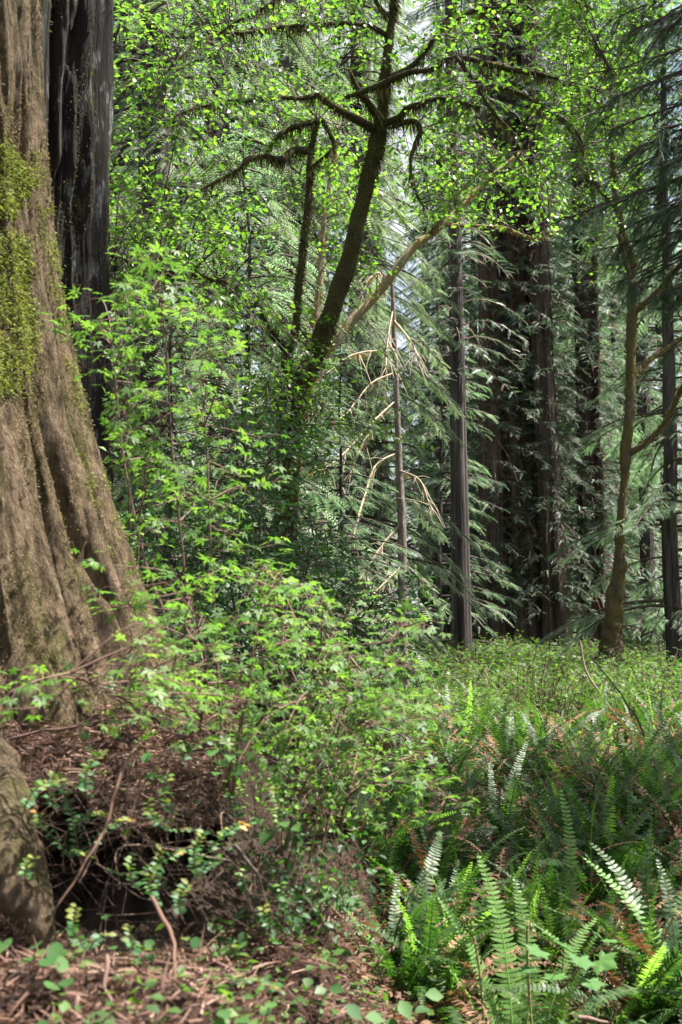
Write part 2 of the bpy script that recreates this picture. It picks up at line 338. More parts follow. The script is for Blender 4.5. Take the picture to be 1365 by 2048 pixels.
# ------------------------------------------------------------------ big trunks as wrapped grids
def fit_outline(mb, V, cx, cy, rad, tab, zs):
    """rescale each ring so that its visible right edge lies on the measured outline"""
    row = 1226 - (zs - EYE) / cy * FPX; a = np.arctan2(np.interp(row, [t[0] for t in tab], [t[1] for t in tab]) - 682.5, FPX)
    sup = ((V[..., 0] - cx) * np.cos(a)[:, None] - (V[..., 1] - cy) * np.sin(a)[:, None]).max(1)
    k = np.maximum(rad, .05) / sup; kp = np.pad(k, 12, mode='edge'); k = np.convolve(kp, np.ones(25) / 25, 'valid')
    V[..., 0] = cx + (V[..., 0] - cx) * k[:, None]; V[..., 1] = cy + (V[..., 1] - cy) * k[:, None]; mb.v[0] = V.reshape(-1, 3)
def trunk_grid(cx, cy, zs, rad, nth, flute, seed, ridge=(6, .35, .05), lean=(0, 0), arc=(0, 2 * np.pi), cracks=0):
    th = np.linspace(arc[0], arc[1], nth, endpoint=False)
    TH, Z = np.meshgrid(th, zs); r0 = np.interp(Z, zs, rad)
    fl = 0
    rg = np.random.default_rng(seed)
    for k, a in flute: fl = fl + a * np.cos(k * TH + rg.random() * 6.28 + .25 * np.sin(Z * .5 + rg.random() * 6))
    r = r0 * (1 + fl)
    x, y = np.cos(TH), np.sin(TH)
    rr = float(np.median(rad[:max(4, len(rad) // 2)]))
    p = np.stack([x * rr * ridge[0], y * rr * ridge[0], Z * ridge[1]], -1)
    rid = 1 - np.abs(fbm(p, seed, 4) * 2 - 1) * 2
    r = r + ridge[2] * rid + ridge[2] * .5 * (fbm(p * np.array([3, 3, 6]), seed + 5, 3) - .5)
    if cracks:
        q = np.stack([x * rr * 6, y * rr * 6, Z * .35], -1); c1 = 1 - np.abs(fbm(q, seed + 9, 3) * 2 - 1) / .09
        r = r - cracks * np.clip(c1, 0, 1) ** .6 * np.clip((vnoise(q * .6, seed + 3) - .25) * 3, 0, 1)
        r = r + cracks * .3 * (fbm(np.stack([x * rr * 38, y * rr * 38, Z * 6], -1), seed + 2, 4) - .5)
    if cracks: r = r / np.percentile(r / r0, 88)              # keep the measured outline on the ridges
    X, Y = cx + x * r + lean[0] * (Z - zs[0]), cy + y * r + lean[1] * (Z - zs[0])
    mb = MB(); nz = len(zs); i = np.arange(nz - 1)[:, None] * nth; j = np.arange(nth)[None]; j2 = (j + 1) % nth
    f = np.stack([i + j, i + j2, i + nth + j2, i + nth + j], -1).reshape(-1, 4)
    V = np.stack([X, Y, Z], -1); mb.add(V.reshape(-1, 3), [f])
    return mb, V
def silhouette(cx, cy, tab, zs):
    """radius that makes the right outline pass through the pixel columns in tab (row, column)"""
    rows = [t[0] for t in tab]; cols = [t[1] for t in tab]; out = []
    for z in zs:
        row = 1226 - (z - EYE) / cy * FPX
        a = math.atan2(np.interp(row, rows, cols) - 682.5, FPX); out.append(cy * math.sin(a) - cx * math.cos(a))
    return np.array(out)
def moss_clumps(V, sel, rng, n, mb, size=(.012, .03), spread=.02, wd=.005):
    """mossy tufts on a trunk surface: sel is the chance at each grid vertex"""
    pts = V.reshape(-1, 3); nn = unit(np.cross(np.gradient(V, axis=1), np.gradient(V, axis=0))).reshape(-1, 3)
    pr = sel.ravel(); pr = pr / pr.sum(); idx = rng.choice(len(pts), n, p=pr)
    b = pts[idx] + rng.normal(size=(n, 3)) * spread; d = nn[idx] + rng.normal(size=(n, 3)) * .6 + np.array([0, 0, -.15])
    blades(mb, b, d, rng.uniform(*size, n), wd * (.7 + .8 * rng.random(n)), rng, .6)
def proj(V):
    c, s = math.cos(PITCH), math.sin(PITCH); y, z = V[..., 1], V[..., 2] - EYE
    dep = y * c + z * s; up = -y * s + z * c
    return 682.5 + V[..., 0] / dep * FPX, 1024 - up / dep * FPX

def limb_moss(mb, path, rng, per_m, L=(.02, .08), hang=.6, W=.004):
    p = path[:, :3]; seg = np.linalg.norm(np.diff(p, axis=0), axis=1); tot = seg.sum(); n = max(4, int(tot * per_m))
    s = np.sort(rng.random(n)) * tot; cs = np.concatenate([[0], np.cumsum(seg)])
    b = np.stack([np.interp(s, cs, p[:, k]) for k in range(3)], -1); r = np.interp(s, cs, path[:, 3])
    clump = fbm(b * 5, 3); d = unit(rng.normal(size=(n, 3))); d[:, 2] -= hang * .6; d = unit(d)
    base = b + d * r[:, None] * .9; d2 = d * (1 - hang) + np.array([0, 0, -1.]) * hang + rng.normal(size=(n, 3)) * .15
    l = rng.uniform(*L, n) * (.4 + 1.6 * np.clip((clump - .35) * 2.5, 0, 1))
    blades(mb, base, d2, l, W * (.6 + .8 * rng.random(n)), rng, .5)
def left_redwood():
    rng = np.random.default_rng(1)
    t = thing('redwood_tree', 'massive brown redwood trunk with lime moss filling the left edge', 'tree')
    cx, cy = -2.0, 5.3; zs = np.concatenate([np.linspace(.75, 5.0, 420), np.linspace(5.8, 30, 30)])
    tab = [(-2000, -70), (-400, 20), (0, 60), (250, 76), (370, 88), (560, 114), (640, 130), (850, 180), (1020, 232), (1150, 280), (1250, 322), (1350, 375), (1450, 430), (1600, 500)]
    mb, V = trunk_grid(cx, cy, zs, silhouette(cx, cy, tab, zs), 640, [(3, .02), (7, .025), (13, .018), (23, .012)], 4, (10, .6, .05), arc=(-np.pi, np.pi), cracks=.075)
    fit_outline(mb, V, cx, cy, silhouette(cx, cy, tab, zs), tab, zs); mb.build('trunk', M['bark_big'], t)
    px, py = proj(V); front = (V[..., 1] < cy + .3)
    nz = fbm(V * 9, 8)
    sel = ((px < 80 - 25 * np.abs(py - 640) / 160) & (py > 470) & (py < 790) | (px < 70 - 50 * np.abs(py - 360) / 70) & (py > 290) & (py < 430)) * (nz > .42) * front * 1.0 * (px > -120)
    m1 = MB(); moss_clumps(V, sel + 1e-9, rng, 26000, m1, (.01, .03), .016, .0022); m1.build('moss', M['moss_lime'], t)
    edge = np.interp(py, [r[0] for r in tab], [r[1] for r in tab])
    sel = ((edge - px < 45) & (edge - px > -20) & (py > 900) & (py < 1330) | (edge - px < 18) & (py > 300)) * (nz > .5) * front * 1.0
    m2 = MB(); moss_clumps(V, sel + 1e-9, rng, 14000, m2, (.006, .016), .006, .0016); m2.build('moss', M['moss_lime'], t)
    sel = (px > -50) * (py > -50) * (py < 1500) * np.clip((fbm(V * np.array([7, 7, 3]), 21) - .47) * 9, 0.01, 1) * front
    m3 = MB(); moss_clumps(V, sel + 1e-9, rng, 42000, m3, (.004, .014), .004, .0013); m3.build('bark_moss', M['moss_brown'], t)
    # buttress root breaking out of the bank at the left edge
    m4 = MB(); path = [(*P(-230, 1380, 4.1), .24), (*P(-150, 1500, 3.8), .2), (*P(-70, 1610, 3.5), .165), (*P(-10, 1700, 3.35), .125), (*P(40, 1780, 3.25), .085), (*P(75, 1850, 3.2), .045), (*P(100, 1900, 3.2), .02)]
    tube(m4, smooth_path(path, 26), 90, .55, 7, 3); m4.build('root', M['bark_big'], t); m5 = MB(); limb_moss(m5, smooth_path(path, 14), rng, 9000, (.004, .014), .3, .0014); m5.build('bark_moss', M['moss_brown'], t)
    rebase(t, (cx, cy, 1.1))
left_redwood()

def charred_redwood():
    t = thing('redwood_tree', 'dark charred redwood stem with pale lichen streaks behind the massive mossy trunk', 'tree')
    cx, cy = -1.72, 6.3; zs = np.concatenate([np.linspace(.2, 6.3, 260), np.linspace(6.6, 30, 30)])
    tab = [(-2000, 150), (0, 212), (300, 208), (480, 205), (600, 214), (760, 220), (900, 218), (1000, 226), (1200, 236), (1500, 250)]
    mb, V = trunk_grid(cx, cy, zs, silhouette(cx, cy, tab, zs), 420, [(5, .09), (9, .1), (14, .07)], 9, (9, .5, .08), cracks=.12)
    fit_outline(mb, V, cx, cy, silhouette(cx, cy, tab, zs), tab, zs); mb.build('trunk', M['bark_char'], t)
    rng = np.random.default_rng(3); m = MB()
    moss_clumps(V, (fbm(V * np.array([6, 6, 2]), 31) > .55) * (V[..., 1] < cy + .2) * (V[..., 2] < 6.5) + 1e-9, rng, 14000, m, (.006, .018), .005, .0022); m.build('moss', M['moss_dark'], t)
    rebase(t, (cx, cy, .6))
charred_redwood()

# ------------------------------------------------------------------ broadleaf plants
def px_path(pts, d0, d1=None, wd=None):
    """rows (px, py, width px) or (px, py, width, depth) to a world path"""
    out = []; n = len(pts)
    for i, q in enumerate(pts):
        d = q[3] if len(q) > 3 else d0 + ((d1 if d1 is not None else d0) - d0) * i / max(1, n - 1)
        out.append((*P(q[0], q[1], d), q[2] * d / FPX / 2))
    return out
def sample_regions(regs, rng, k=1.0):
    out = []
    for (x0, y0, x1, y1, d0, d1, n) in regs:
        for _ in range(int(n * k + .5)): out.append(P(rng.uniform(x0, x1), rng.uniform(y0, y1), rng.uniform(d0, d1)))
    return np.array(out)
def leaf_sprays(twig_mb, leaf_mb, hosts, targets, rng, leaf=T_oval(), size=(.05, .075), per=14, twr=.006, spread=.14, flat=.5, tmax=1.3, sag=.1, wmul=1.0):
    """a bent twig from the nearest host point to each target; leaves alternate along it in a loose plane"""
    hp = np.vstack(hosts)
    tv, tf = leaf
    for g in targets:
        dist = np.linalg.norm(hp - g, axis=1); o = hp[np.argmin(dist + rng.random(len(hp)) * .2)].copy()
        L = np.linalg.norm(g - o)
        if L > tmax: o = g + (o - g) / L * tmax * rng.uniform(.6, 1); L = np.linalg.norm(g - o)
        mid = (o + g) / 2 + rng.normal(size=3) * L * .1 + np.array([0, 0, sag * L])
        q = smooth_path([(*o, twr), (*mid, twr * .7), (*g, twr * .35)], 4); tube(twig_mb, q, 4, rnd=rng.random(), cap=False)
        n = int(per * rng.uniform(.6, 1.4)); s = np.clip(1 - rng.random(n) ** 1.4 * .75, 0, 1)
        b = np.stack([np.interp(s, np.linspace(0, 1, len(q)), q[:, k]) for k in range(3)], -1)
        ax = unit(g - o); out = unit(np.cross(ax, [0, 0, 1]) + 1e-6); sg = rng.choice([-1, 1], n)[:, None]
        # side shoots
        off = (out[None] * sg * rng.random((n, 1)) + ax[None] * rng.random((n, 1)) * .8 + np.array([0, 0, .25]) * rng.normal(size=(n, 1))) * spread
        e = b + off
        k = rng.random(n) < .5
        for bb, ee in zip(b[k], e[k]): tube(twig_mb, np.array([(*bb, twr * .35), (*(bb * .5 + ee * .5 + [0, 0, .01]), twr * .28), (*ee, twr * .2)]), 3, rnd=rng.random(), cap=False)
        a = out[None] * sg * .7 + ax[None] * .6 + rng.normal(size=(n, 3)) * .5 + np.array([0, 0, -.25])
        nn = np.array([0, 0, 1.]) * flat * 2 + rng.normal(size=(n, 3)) * .6
        l = rng.uniform(*size, n); leaf_mb.inst(tv, tf, frames(a, nn, l * wmul, l), e, np.clip(rng.normal(.5, .28, n), 0, 1))

def maple():
    rng = np.random.default_rng(11); D = 10.0
    t = thing('maple_tree', 'dark mossy maple forking into arching moss-draped limbs in the upper centre', 'tree')
    hosts = []
    def part(name, pts, sides=10, d1=None, moss=180, hang=.45, L=(.015, .05), d0=D):
        path = smooth_path(px_path(pts, d0, d1), 7); m = MB(); 
        tube(m, path, sides, .35, 11, len(hosts)); o = m.build(name, M['bark_maple'], t)
        mm = MB(); limb_moss(mm, path, rng, moss, L, hang); mm.build('moss', M['moss_dark'], o)
        hosts.append(path[:, :3]); return path
    part('trunk', [(540, 1640, 88.6), (560, 1480, 61.9), (566, 1250, 55.0), (572, 1040, 49.0), (580, 870, 45.6), (600, 780, 43.0), (635, 700, 40.4), (665, 620, 38.7), (695, 530, 34.4), (720, 430, 32.7), (740, 340, 31.0), (755, 285, 32.7), (765, 235, 22.4), (768, 190, 20.6), (773, 130, 18.9), (781, 60, 16.3), (790, 0, 13.8), (800, -80, 11.2), (815, -200, 7.7)], 16, moss=2600)
    part('stem', [(566, 860, 29.2), (573, 760, 24.1), (577, 700, 18.9), (591, 661, 17.2), (595, 615, 15.5), (598, 562, 14.6), (605, 520, 15.5), (609, 475, 14.6), (616, 422, 16.3), (619, 369, 13.8), (621, 316, 12.9), (630, 267, 10.3), (637, 240, 7.7)], 12, moss=1700, d1=10.2)
    limbs = [
        ([(770, 250, 18), (756, 232, 17), (732, 200, 14), (711, 169, 10), (700, 140, 5)], 9.9, 9.6),
        ([(690, 195, 7), (728, 183, 13), (756, 172, 14), (792, 156, 13), (823, 144, 12), (862, 139, 12), (897, 118, 11), (933, 116, 11), (973, 127, 11), (1033, 141, 12), (1078, 148, 10), (1117, 158, 5)], 9.7, 9.0),
        ([(774, 246, 16), (799, 236, 15), (813, 218, 13), (844, 207, 11), (880, 197, 8), (920, 204, 8), (960, 215, 4)], 9.9, 9.2),
        ([(785, 250, 12), (827, 243, 13), (841, 260, 12), (830, 292, 9), (821, 323, 6), (828, 373, 5), (850, 420, 3)], 9.9, 9.7),
        ([(775, 160, 14), (827, 130, 12), (848, 105, 11), (869, 77, 10), (893, 42, 8), (915, 0, 6), (930, -50, 4)], 10, 9.6),
        ([(745, 258, 20), (732, 250, 18), (693, 228, 15), (665, 211, 13), (637, 192, 12), (605, 197, 10), (563, 195, 9), (510, 200, 8), (440, 206, 7), (380, 220, 5), (330, 245, 3)], 10, 9.2),
        ([(637, 243, 12), (616, 246, 12), (574, 260, 11), (552, 278, 9), (535, 302, 5)], 10.1, 9.8),
        ([(612, 302, 16), (588, 301, 15), (570, 316, 16), (556, 320, 14), (524, 313, 11), (493, 323, 10), (468, 345, 8), (440, 359, 6), (380, 390, 4)], 10.1, 9.5),
        ([(645, 240, 9), (661, 267, 9), (668, 292, 7), (654, 309, 7), (633, 327, 8), (622, 338, 8)], 10.1, 10.1),
        ([(574, 700, 20), (545, 668, 16), (528, 640, 15), (517, 615, 14), (493, 594, 13), (468, 573, 12), (440, 562, 11), (390, 550, 9), (330, 545, 7), (270, 525, 5), (220, 510, 4)], 10.1, 8.6),
        ([(775, 70, 12), (739, 53, 10), (693, 46, 9), (644, 49, 9), (609, 51, 9), (545, 56, 8), (493, 65, 8), (440, 67, 6), (405, 80, 5), (370, 105, 4), (340, 135, 3)], 10, 8.8),
        ([(440, 67, 6), (480, 40, 6), (520, 21, 6), (560, -10, 5), (600, -60, 4)], 9, 9),
        ([(782, 40, 10), (757, 10, 9), (742, -20, 8), (700, -90, 5)], 10, 9.6),
        ([(915, 116, 9), (955, 162, 9), (1008, 176, 9), (1047, 190, 9), (1082, 211, 8), (1124, 236, 7), (1152, 260, 6), (1166, 285, 4), (1168, 300, 2)], 9.2, 8.8),
        ([(930, 130, 6), (960, 185, 6), (990, 228, 6), (1026, 264, 5), (1054, 295, 4), (1071, 320, 3)], 9.2, 9),
        ([(880, 60, 8), (950, 20, 8), (1000, 15, 7), (1060, -5, 6), (1145, -10, 6), (1173, 49, 6), (1187, 81, 6), (1208, 112, 4), (1222, 140, 3)], 9.6, 8.4),
        ([(960, 20, 6), (985, 45, 6), (1005, 70, 6), (1007, 110, 4)], 9.4, 9.2),
        ([(1005, 50, 5), (1050, 45, 6), (1100, 55, 3)], 9.3, 9.1),
    ]
    for pts, a, b in limbs: part('limb', pts, 8, b, 420, .72, (.02, .075), a)
    tw, lf = MB(), MB()
    regs = [(215, -40, 560, 250, 7.6, 10.8, 50), (215, 200, 560, 500, 7.8, 10.8, 52), (215, 380, 480, 620, 8, 10.5, 40), (520, -60, 760, 170, 9, 11.5, 36), (560, 170, 730, 430, 10.1, 11.2, 20),
            (800, -60, 1110, 200, 8, 11, 48), (820, 160, 1130, 420, 8.2, 11, 36), (1080, -40, 1290, 300, 7.6, 10, 42), (650, 420, 760, 600, 10.2, 10.8, 5), (540, 600, 640, 760, 9, 10.3, 7), (440, 560, 570, 850, 8.6, 10.3, 24),
            (600, 740, 860, 900, 8.7, 10, 16), (480, 700, 640, 1000, 8.5, 10, 18), (215, -500, 1200, -60, 7.5, 12, 60)]
    leaf_sprays(tw, lf, hosts, sample_regions(regs, rng, 1.15), rng, T_oval(.66), (.038, .062), 25, .005, .15, .8, 1.2)
    tw.build('twigs', M['twig'], t); lf.build('foliage', M['lf_maple'], t)
    rebase(t, P(540, 1640, D))
maple()

def simple_tree(label, parts, bark, mossmat, moss, regs, leafmat, seed, name='mossy_tree', size=(.05, .08), per=12, L=(.01, .03), hang=.3, rough=.4, twmat='twig', cat='tree', tmax=1.3):
    rng = np.random.default_rng(seed); t = thing(name, label, cat); hosts = []
    for nm, pts, a, b in parts:
        path = smooth_path(px_path(pts, a, b), 7); m = MB(); tube(m, path, 14 if nm == 'trunk' else 9, rough, 9, seed + len(hosts)); o = m.build(nm, M[bark], t)
        if moss: mm = MB(); limb_moss(mm, path, rng, moss, L, hang, .005); mm.build('moss', M[mossmat], o)
        hosts.append(path[:, :3])
    if regs:
        tw, lf = MB(), MB(); leaf_sprays(tw, lf, hosts, sample_regions(regs, rng), rng, T_oval(.66), size, per, .006, .2, .5, tmax)
        tw.build('twigs', M[twmat], t); lf.build('foliage', M[leafmat], t)
    rebase(t, hosts[0][0]); return t
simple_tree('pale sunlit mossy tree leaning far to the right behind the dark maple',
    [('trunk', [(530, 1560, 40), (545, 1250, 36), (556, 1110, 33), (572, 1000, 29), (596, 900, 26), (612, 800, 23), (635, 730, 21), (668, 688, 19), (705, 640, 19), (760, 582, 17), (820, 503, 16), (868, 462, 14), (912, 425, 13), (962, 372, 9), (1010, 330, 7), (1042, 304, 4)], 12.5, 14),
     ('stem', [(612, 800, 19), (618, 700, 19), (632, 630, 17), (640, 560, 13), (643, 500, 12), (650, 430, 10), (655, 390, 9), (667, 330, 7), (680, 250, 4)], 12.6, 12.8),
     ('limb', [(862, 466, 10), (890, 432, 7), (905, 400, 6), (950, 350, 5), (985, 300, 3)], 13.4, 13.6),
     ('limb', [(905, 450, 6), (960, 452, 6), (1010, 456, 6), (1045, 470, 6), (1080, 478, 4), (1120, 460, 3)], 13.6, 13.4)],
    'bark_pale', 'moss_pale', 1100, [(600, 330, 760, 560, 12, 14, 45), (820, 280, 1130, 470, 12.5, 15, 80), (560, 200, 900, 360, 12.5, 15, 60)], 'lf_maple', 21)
simple_tree('knobbly brown moss-covered alder with a bulging base right of the redwoods',
    [('trunk', [(1206, 1400, 84), (1214, 1352, 62), (1220, 1305, 46), (1224, 1262, 36.1), (1229, 1207, 32.7), (1237, 1155, 29.2), (1240, 1102, 20.6), (1244, 1032, 18.9), (1249, 961, 17.2), (1252, 908, 22.4), (1258, 838, 18.9), (1260, 768, 18.1), (1263, 680, 20.6), (1266, 598, 21.5), (1266, 527, 16.3), (1262, 508, 13.8), (1247, 475, 12.9), (1238, 422, 12.9), (1232, 387, 11.2), (1226, 330, 7.7), (1222, 250, 6.0), (1222, 160, 3.4)], 24, 24),
     ('limb', [(1262, 560, 12.9), (1246, 500, 9.5), (1240, 470, 7.7)], 23.9, 23.6),
     ('limb', [(1236, 420, 11.2), (1184, 359, 9.5), (1152, 327, 6.0), (1145, 300, 3.4)], 24, 23.3),
     ('limb', [(1268, 626, 11.2), (1307, 591, 10.3), (1342, 548, 8.6), (1368, 522, 7.7), (1420, 470, 5.2)], 24, 22.5),
     ('limb', [(1262, 908, 12.9), (1307, 872, 12.0), (1335, 838, 11.2), (1353, 800, 10.3), (1368, 770, 9.5), (1420, 680, 6.0)], 24, 22.3),
     ('limb', [(1262, 762, 10.3), (1290, 728, 10.3), (1310, 712, 10.3), (1365, 675, 8.6), (1430, 630, 6.0)], 24.1, 25),
     ('limb', [(1232, 270, 6.0), (1200, 205, 7.7), (1150, 190, 5.2), (1130, 180, 3.4)], 24, 23.3)],
    'bark_alder', 'moss_brown', 1500, [(1090, 120, 1300, 430, 22, 26, 260), (1130, 480, 1260, 560, 22, 26, 16), (1080, -60, 1365, 120, 21, 27, 130)], 'lf_maple', 22, 'alder_tree', rough=.7, size=(.06, .095), per=16, tmax=2.2, L=(.015, .05))

# ------------------------------------------------------------------ conifers
SPR_FAR = T_spray(7, .17, .085, .3); SPR_MID = T_spray(8, .17, .075, .25); SPR_NEAR = T_spray(13, .13, .035, .3, .8)
def conifer_parts(H0, r0, crown, bl, nb, droop, mat, seed, spray=SPR_FAR, sl=(.3, .55), dens=9, bark='bark_grey', top=1.0, sides=10, rise=.1, dead=0):
    """trunk, branches, foliage meshes round the origin; H0 tree height, crown = height of the lowest live branch"""
    rng = np.random.default_rng(seed); tr, br, fo = MB(), MB(), MB()
    zz = np.linspace(-.5, H0, 24); bend = np.cumsum(rng.normal(size=(24, 2)) * .03, 0)
    tp = np.column_stack([bend, zz, r0 * (1 - np.clip(zz, 0, None) / H0 * .93) + r0 * .5 * np.exp(-np.clip(zz + .5, 0, None) * 2)]); tube(tr, tp, sides, .15, 3, seed)
    tv, tf = spray
    for i in range(nb):
        u = rng.random() ** .85; z = crown + (H0 - crown) * u * top; az = rng.random() * 6.283
        L = bl * ((1 - u) ** .7 + .06) * rng.uniform(.55, 1.1); d = np.array([math.cos(az), math.sin(az), 0.]); sd_ = np.array([-d[1], d[0], 0])
        o = np.array([np.interp(z, zz, tp[:, 0]), np.interp(z, zz, tp[:, 1]), z]); ss = np.linspace(0, 1, 7)[:, None]
        curve = o + d * L * ss + np.array([0, 0, 1.]) * L * (rise * ss - droop * ss ** 2) + sd_ * L * .12 * rng.normal() * ss ** 2
        rad = .012 + .012 * L * (1 - ss[:, 0]); rad[-1] = .004
        tube(br, np.column_stack([curve, rad]), 3, rnd=rng.random(), cap=False)
        n = max(6, int(L * dens * rng.uniform(.7, 1.3))); s = .12 + .88 * rng.random(n) ** .8
        b = np.stack([np.interp(s, ss[:, 0], curve[:, k]) for k in range(3)], -1); sg = rng.choice([-1., 1.], n)[:, None]
        lat = np.minimum(.28 * L, .9) * (1.05 - s[:, None]) * rng.random((n, 1))     # offset on side twigs
        b = b + sd_ * sg * lat + d * lat * .5 - np.array([0, 0, 1.]) * lat * (.25 + droop * .5)
        a = sd_ * sg * rng.uniform(.3, 1, (n, 1)) + d * rng.uniform(.3, 1, (n, 1)) + np.array([0, 0, -1.]) * (droop * .7 + rng.uniform(-.15, .35, (n, 1)))
        nn = np.array([0, 0, 1.]) + rng.normal(size=(n, 3)) * .35
        l = rng.uniform(*sl, n); fo.inst(tv, tf, frames(a, nn, l, l), b, np.clip(rng.normal(.5, .27, n) + rng.normal() * .12, 0, 1))
    for i in range(dead):
        z = rng.uniform(1, max(crown, 2)); az = rng.random() * 6.283; L = rng.uniform(.4, 1.6); d = np.array([math.cos(az), math.sin(az), -.25])
        tube(br, np.array([(0, 0, z, .014), (*(d * L * .5 + [0, 0, z]), .009), (*(d * L + [0, 0, z - .2 * L]), .003)]), 3, rnd=rng.random(), cap=False)
    return tr.mesh('trunk', M[bark]), br.mesh('branches', M['twig']), fo.mesh('foliage', M[mat])
KINDS = {
    'hemlock_tree': [conifer_parts(26, .28, 2, 3.9, 190, .4, 'nd_hem', 100 + k, dens=38, dead=30, sl=(.2, .4)) for k in range(2)],
    'spruce_tree': [conifer_parts(30, .34, 1.5, 3.8, 230, .6, 'nd_spruce', 110 + k, dens=40, rise=.0, dead=60, sl=(.2, .4)) for k in range(2)],
    'small_conifer': [conifer_parts(9, .09, .4, 2.4, 110, .3, 'nd_hem', 120 + k, dens=13, sl=(.2, .42), bark='bark_grey') for k in range(2)],
    'redwood_tree': [conifer_parts(42, .7, 4, 3.4, 240, .5, 'nd_red', 130 + k, dens=30, sl=(.22, .45), bark='bark_red', dead=20, sides=20) for k in range(2)],
}
def plant(kind, v, x, y, s, rot, label, cat, group, z=None, sz=None):
    t = thing(kind, label, cat, (x, y, float(H(x, y)) - .05 if z is None else z), group)
    t.rotation_euler = (0, 0, rot); t.scale = (s, s, sz or s)
    for nm, me in zip(('trunk', 'branches', 'foliage'), KINDS[kind][v]): link(nm, me, t)
    return t
rng = np.random.default_rng(77)
def at_px(px, d): return (px - 682.5) / FPX * d
# nearer conifers whose position can be read in the photograph: (pixel column, depth, kind, variant, scale)
for px, d, kind, v, s, lab in [
    (300, 14.5, 'spruce_tree', 0, .8, 'grey-green spruce with drooping branches just right of the charred stem'),
    (415, 19, 'spruce_tree', 1, .9, 'olive spruce standing behind the left limbs of the dark maple'),
    (235, 23, 'hemlock_tree', 0, 1, 'hemlock at the back left beside the charred redwood stem'),
    (712, 25, 'spruce_tree', 1, .75, 'pale spruce seen through the fork of the dark maple'),
    (1187, 41, 'small_conifer', 0, 1.5, 'thin young conifer with feathery boughs between redwood and alder'),
    (1345, 25, 'hemlock_tree', 1, .7, 'hemlock at the right edge behind the knobbly alder'),
    (1170, 47, 'hemlock_tree', 0, 1.1, 'hemlock filling the gap right of the fluted redwood'), (1250, 52, 'hemlock_tree', 1, 1.15, 'tall hemlock seen behind the crown of the mossy alder'),
    (1130, 60, 'spruce_tree', 0, 1.1, 'far spruce between the thick redwood and the fluted redwood'), (1330, 46, 'hemlock_tree', 0, 1.2, 'tall hemlock far behind the near fir boughs at the right'), (950, 52, 'hemlock_tree', 1, 1.2, 'far hemlock between the slim and the thick redwood'),
    (1090, 55, 'redwood_tree', 0, 1, 'tall redwood rising behind the thick many-stemmed redwood'),
    (470, 12.5, 'small_conifer', 1, .75, 'young conifer in deep shade left of the maple trunk'),
    (345, 11, 'small_conifer', 0, .6, 'small shaded conifer right behind the leafy vine maple'),
    (690, 14.5, 'small_conifer', 1, .55, 'small sunlit conifer behind the maple shrubs in the centre'),
    (640, 17, 'small_conifer', 0, .6, 'small conifer left of the lichen-grey dead spruce'),
    (745, 24, 'small_conifer', 0, .9, 'dark small conifer behind the lichen-grey dead spruce'),
    (870, 33, 'small_conifer', 1, 1.2, 'feathery small conifer left of the slim grey redwood')]:
    plant(kind, v, at_px(px, d), d, s, rng.random() * 6.28, lab, 'tree', None)
# the wood behind, each its own copy
n = 0
for d0, d1, cnt, kinds in [(24, 36, 6, ('hemlock_tree', 'small_conifer', 'small_conifer')), (38, 54, 14, ('hemlock_tree', 'hemlock_tree', 'small_conifer', 'redwood_tree')), (54, 78, 14, ('hemlock_tree', 'redwood_tree', 'small_conifer', 'small_conifer')), (78, 120, 12, ('hemlock_tree', 'redwood_tree', 'small_conifer', 'hemlock_tree'))]:
    for k in range(cnt):
        d = rng.uniform(d0, d1); px = -80 + 1520 * (k + rng.random()) / cnt; kind = kinds[rng.integers(len(kinds))]
        if 870 < px < 1240 and d < 36: d += 16
        lab = {'hemlock_tree': 'green hemlock in the wood behind the nearer trunks', 'spruce_tree': 'drooping spruce in the wood behind the nearer trunks', 'small_conifer': 'low young conifer in the wood behind the nearer trunks', 'redwood_tree': 'straight redwood in the wood behind the nearer trunks'}[kind]
        plant(kind, int(rng.integers(2)), at_px(px, d), d, rng.uniform(.75, 1.25) * (1.5 if kind == 'small_conifer' and d > 50 else 1), rng.random() * 6.28, lab, 'tree', {'hemlock_tree': 'background hemlocks', 'spruce_tree': 'background spruces', 'small_conifer': 'background young conifers', 'redwood_tree': 'background redwoods'}[kind])

# unseen trees added past the right edge, placed to shade the ferns
for x, y, kind, v, s, lab in [(7.6, 8.3, 'hemlock_tree', 0, .85, 'unseen hemlock added right of the ferns to shade them'), (9.6, 11.2, 'spruce_tree', 0, .8, 'unseen spruce added right of the ferns to shade them')]:
    plant(kind, v, x, y, s, rng.random() * 6.28, lab, 'tree', None)
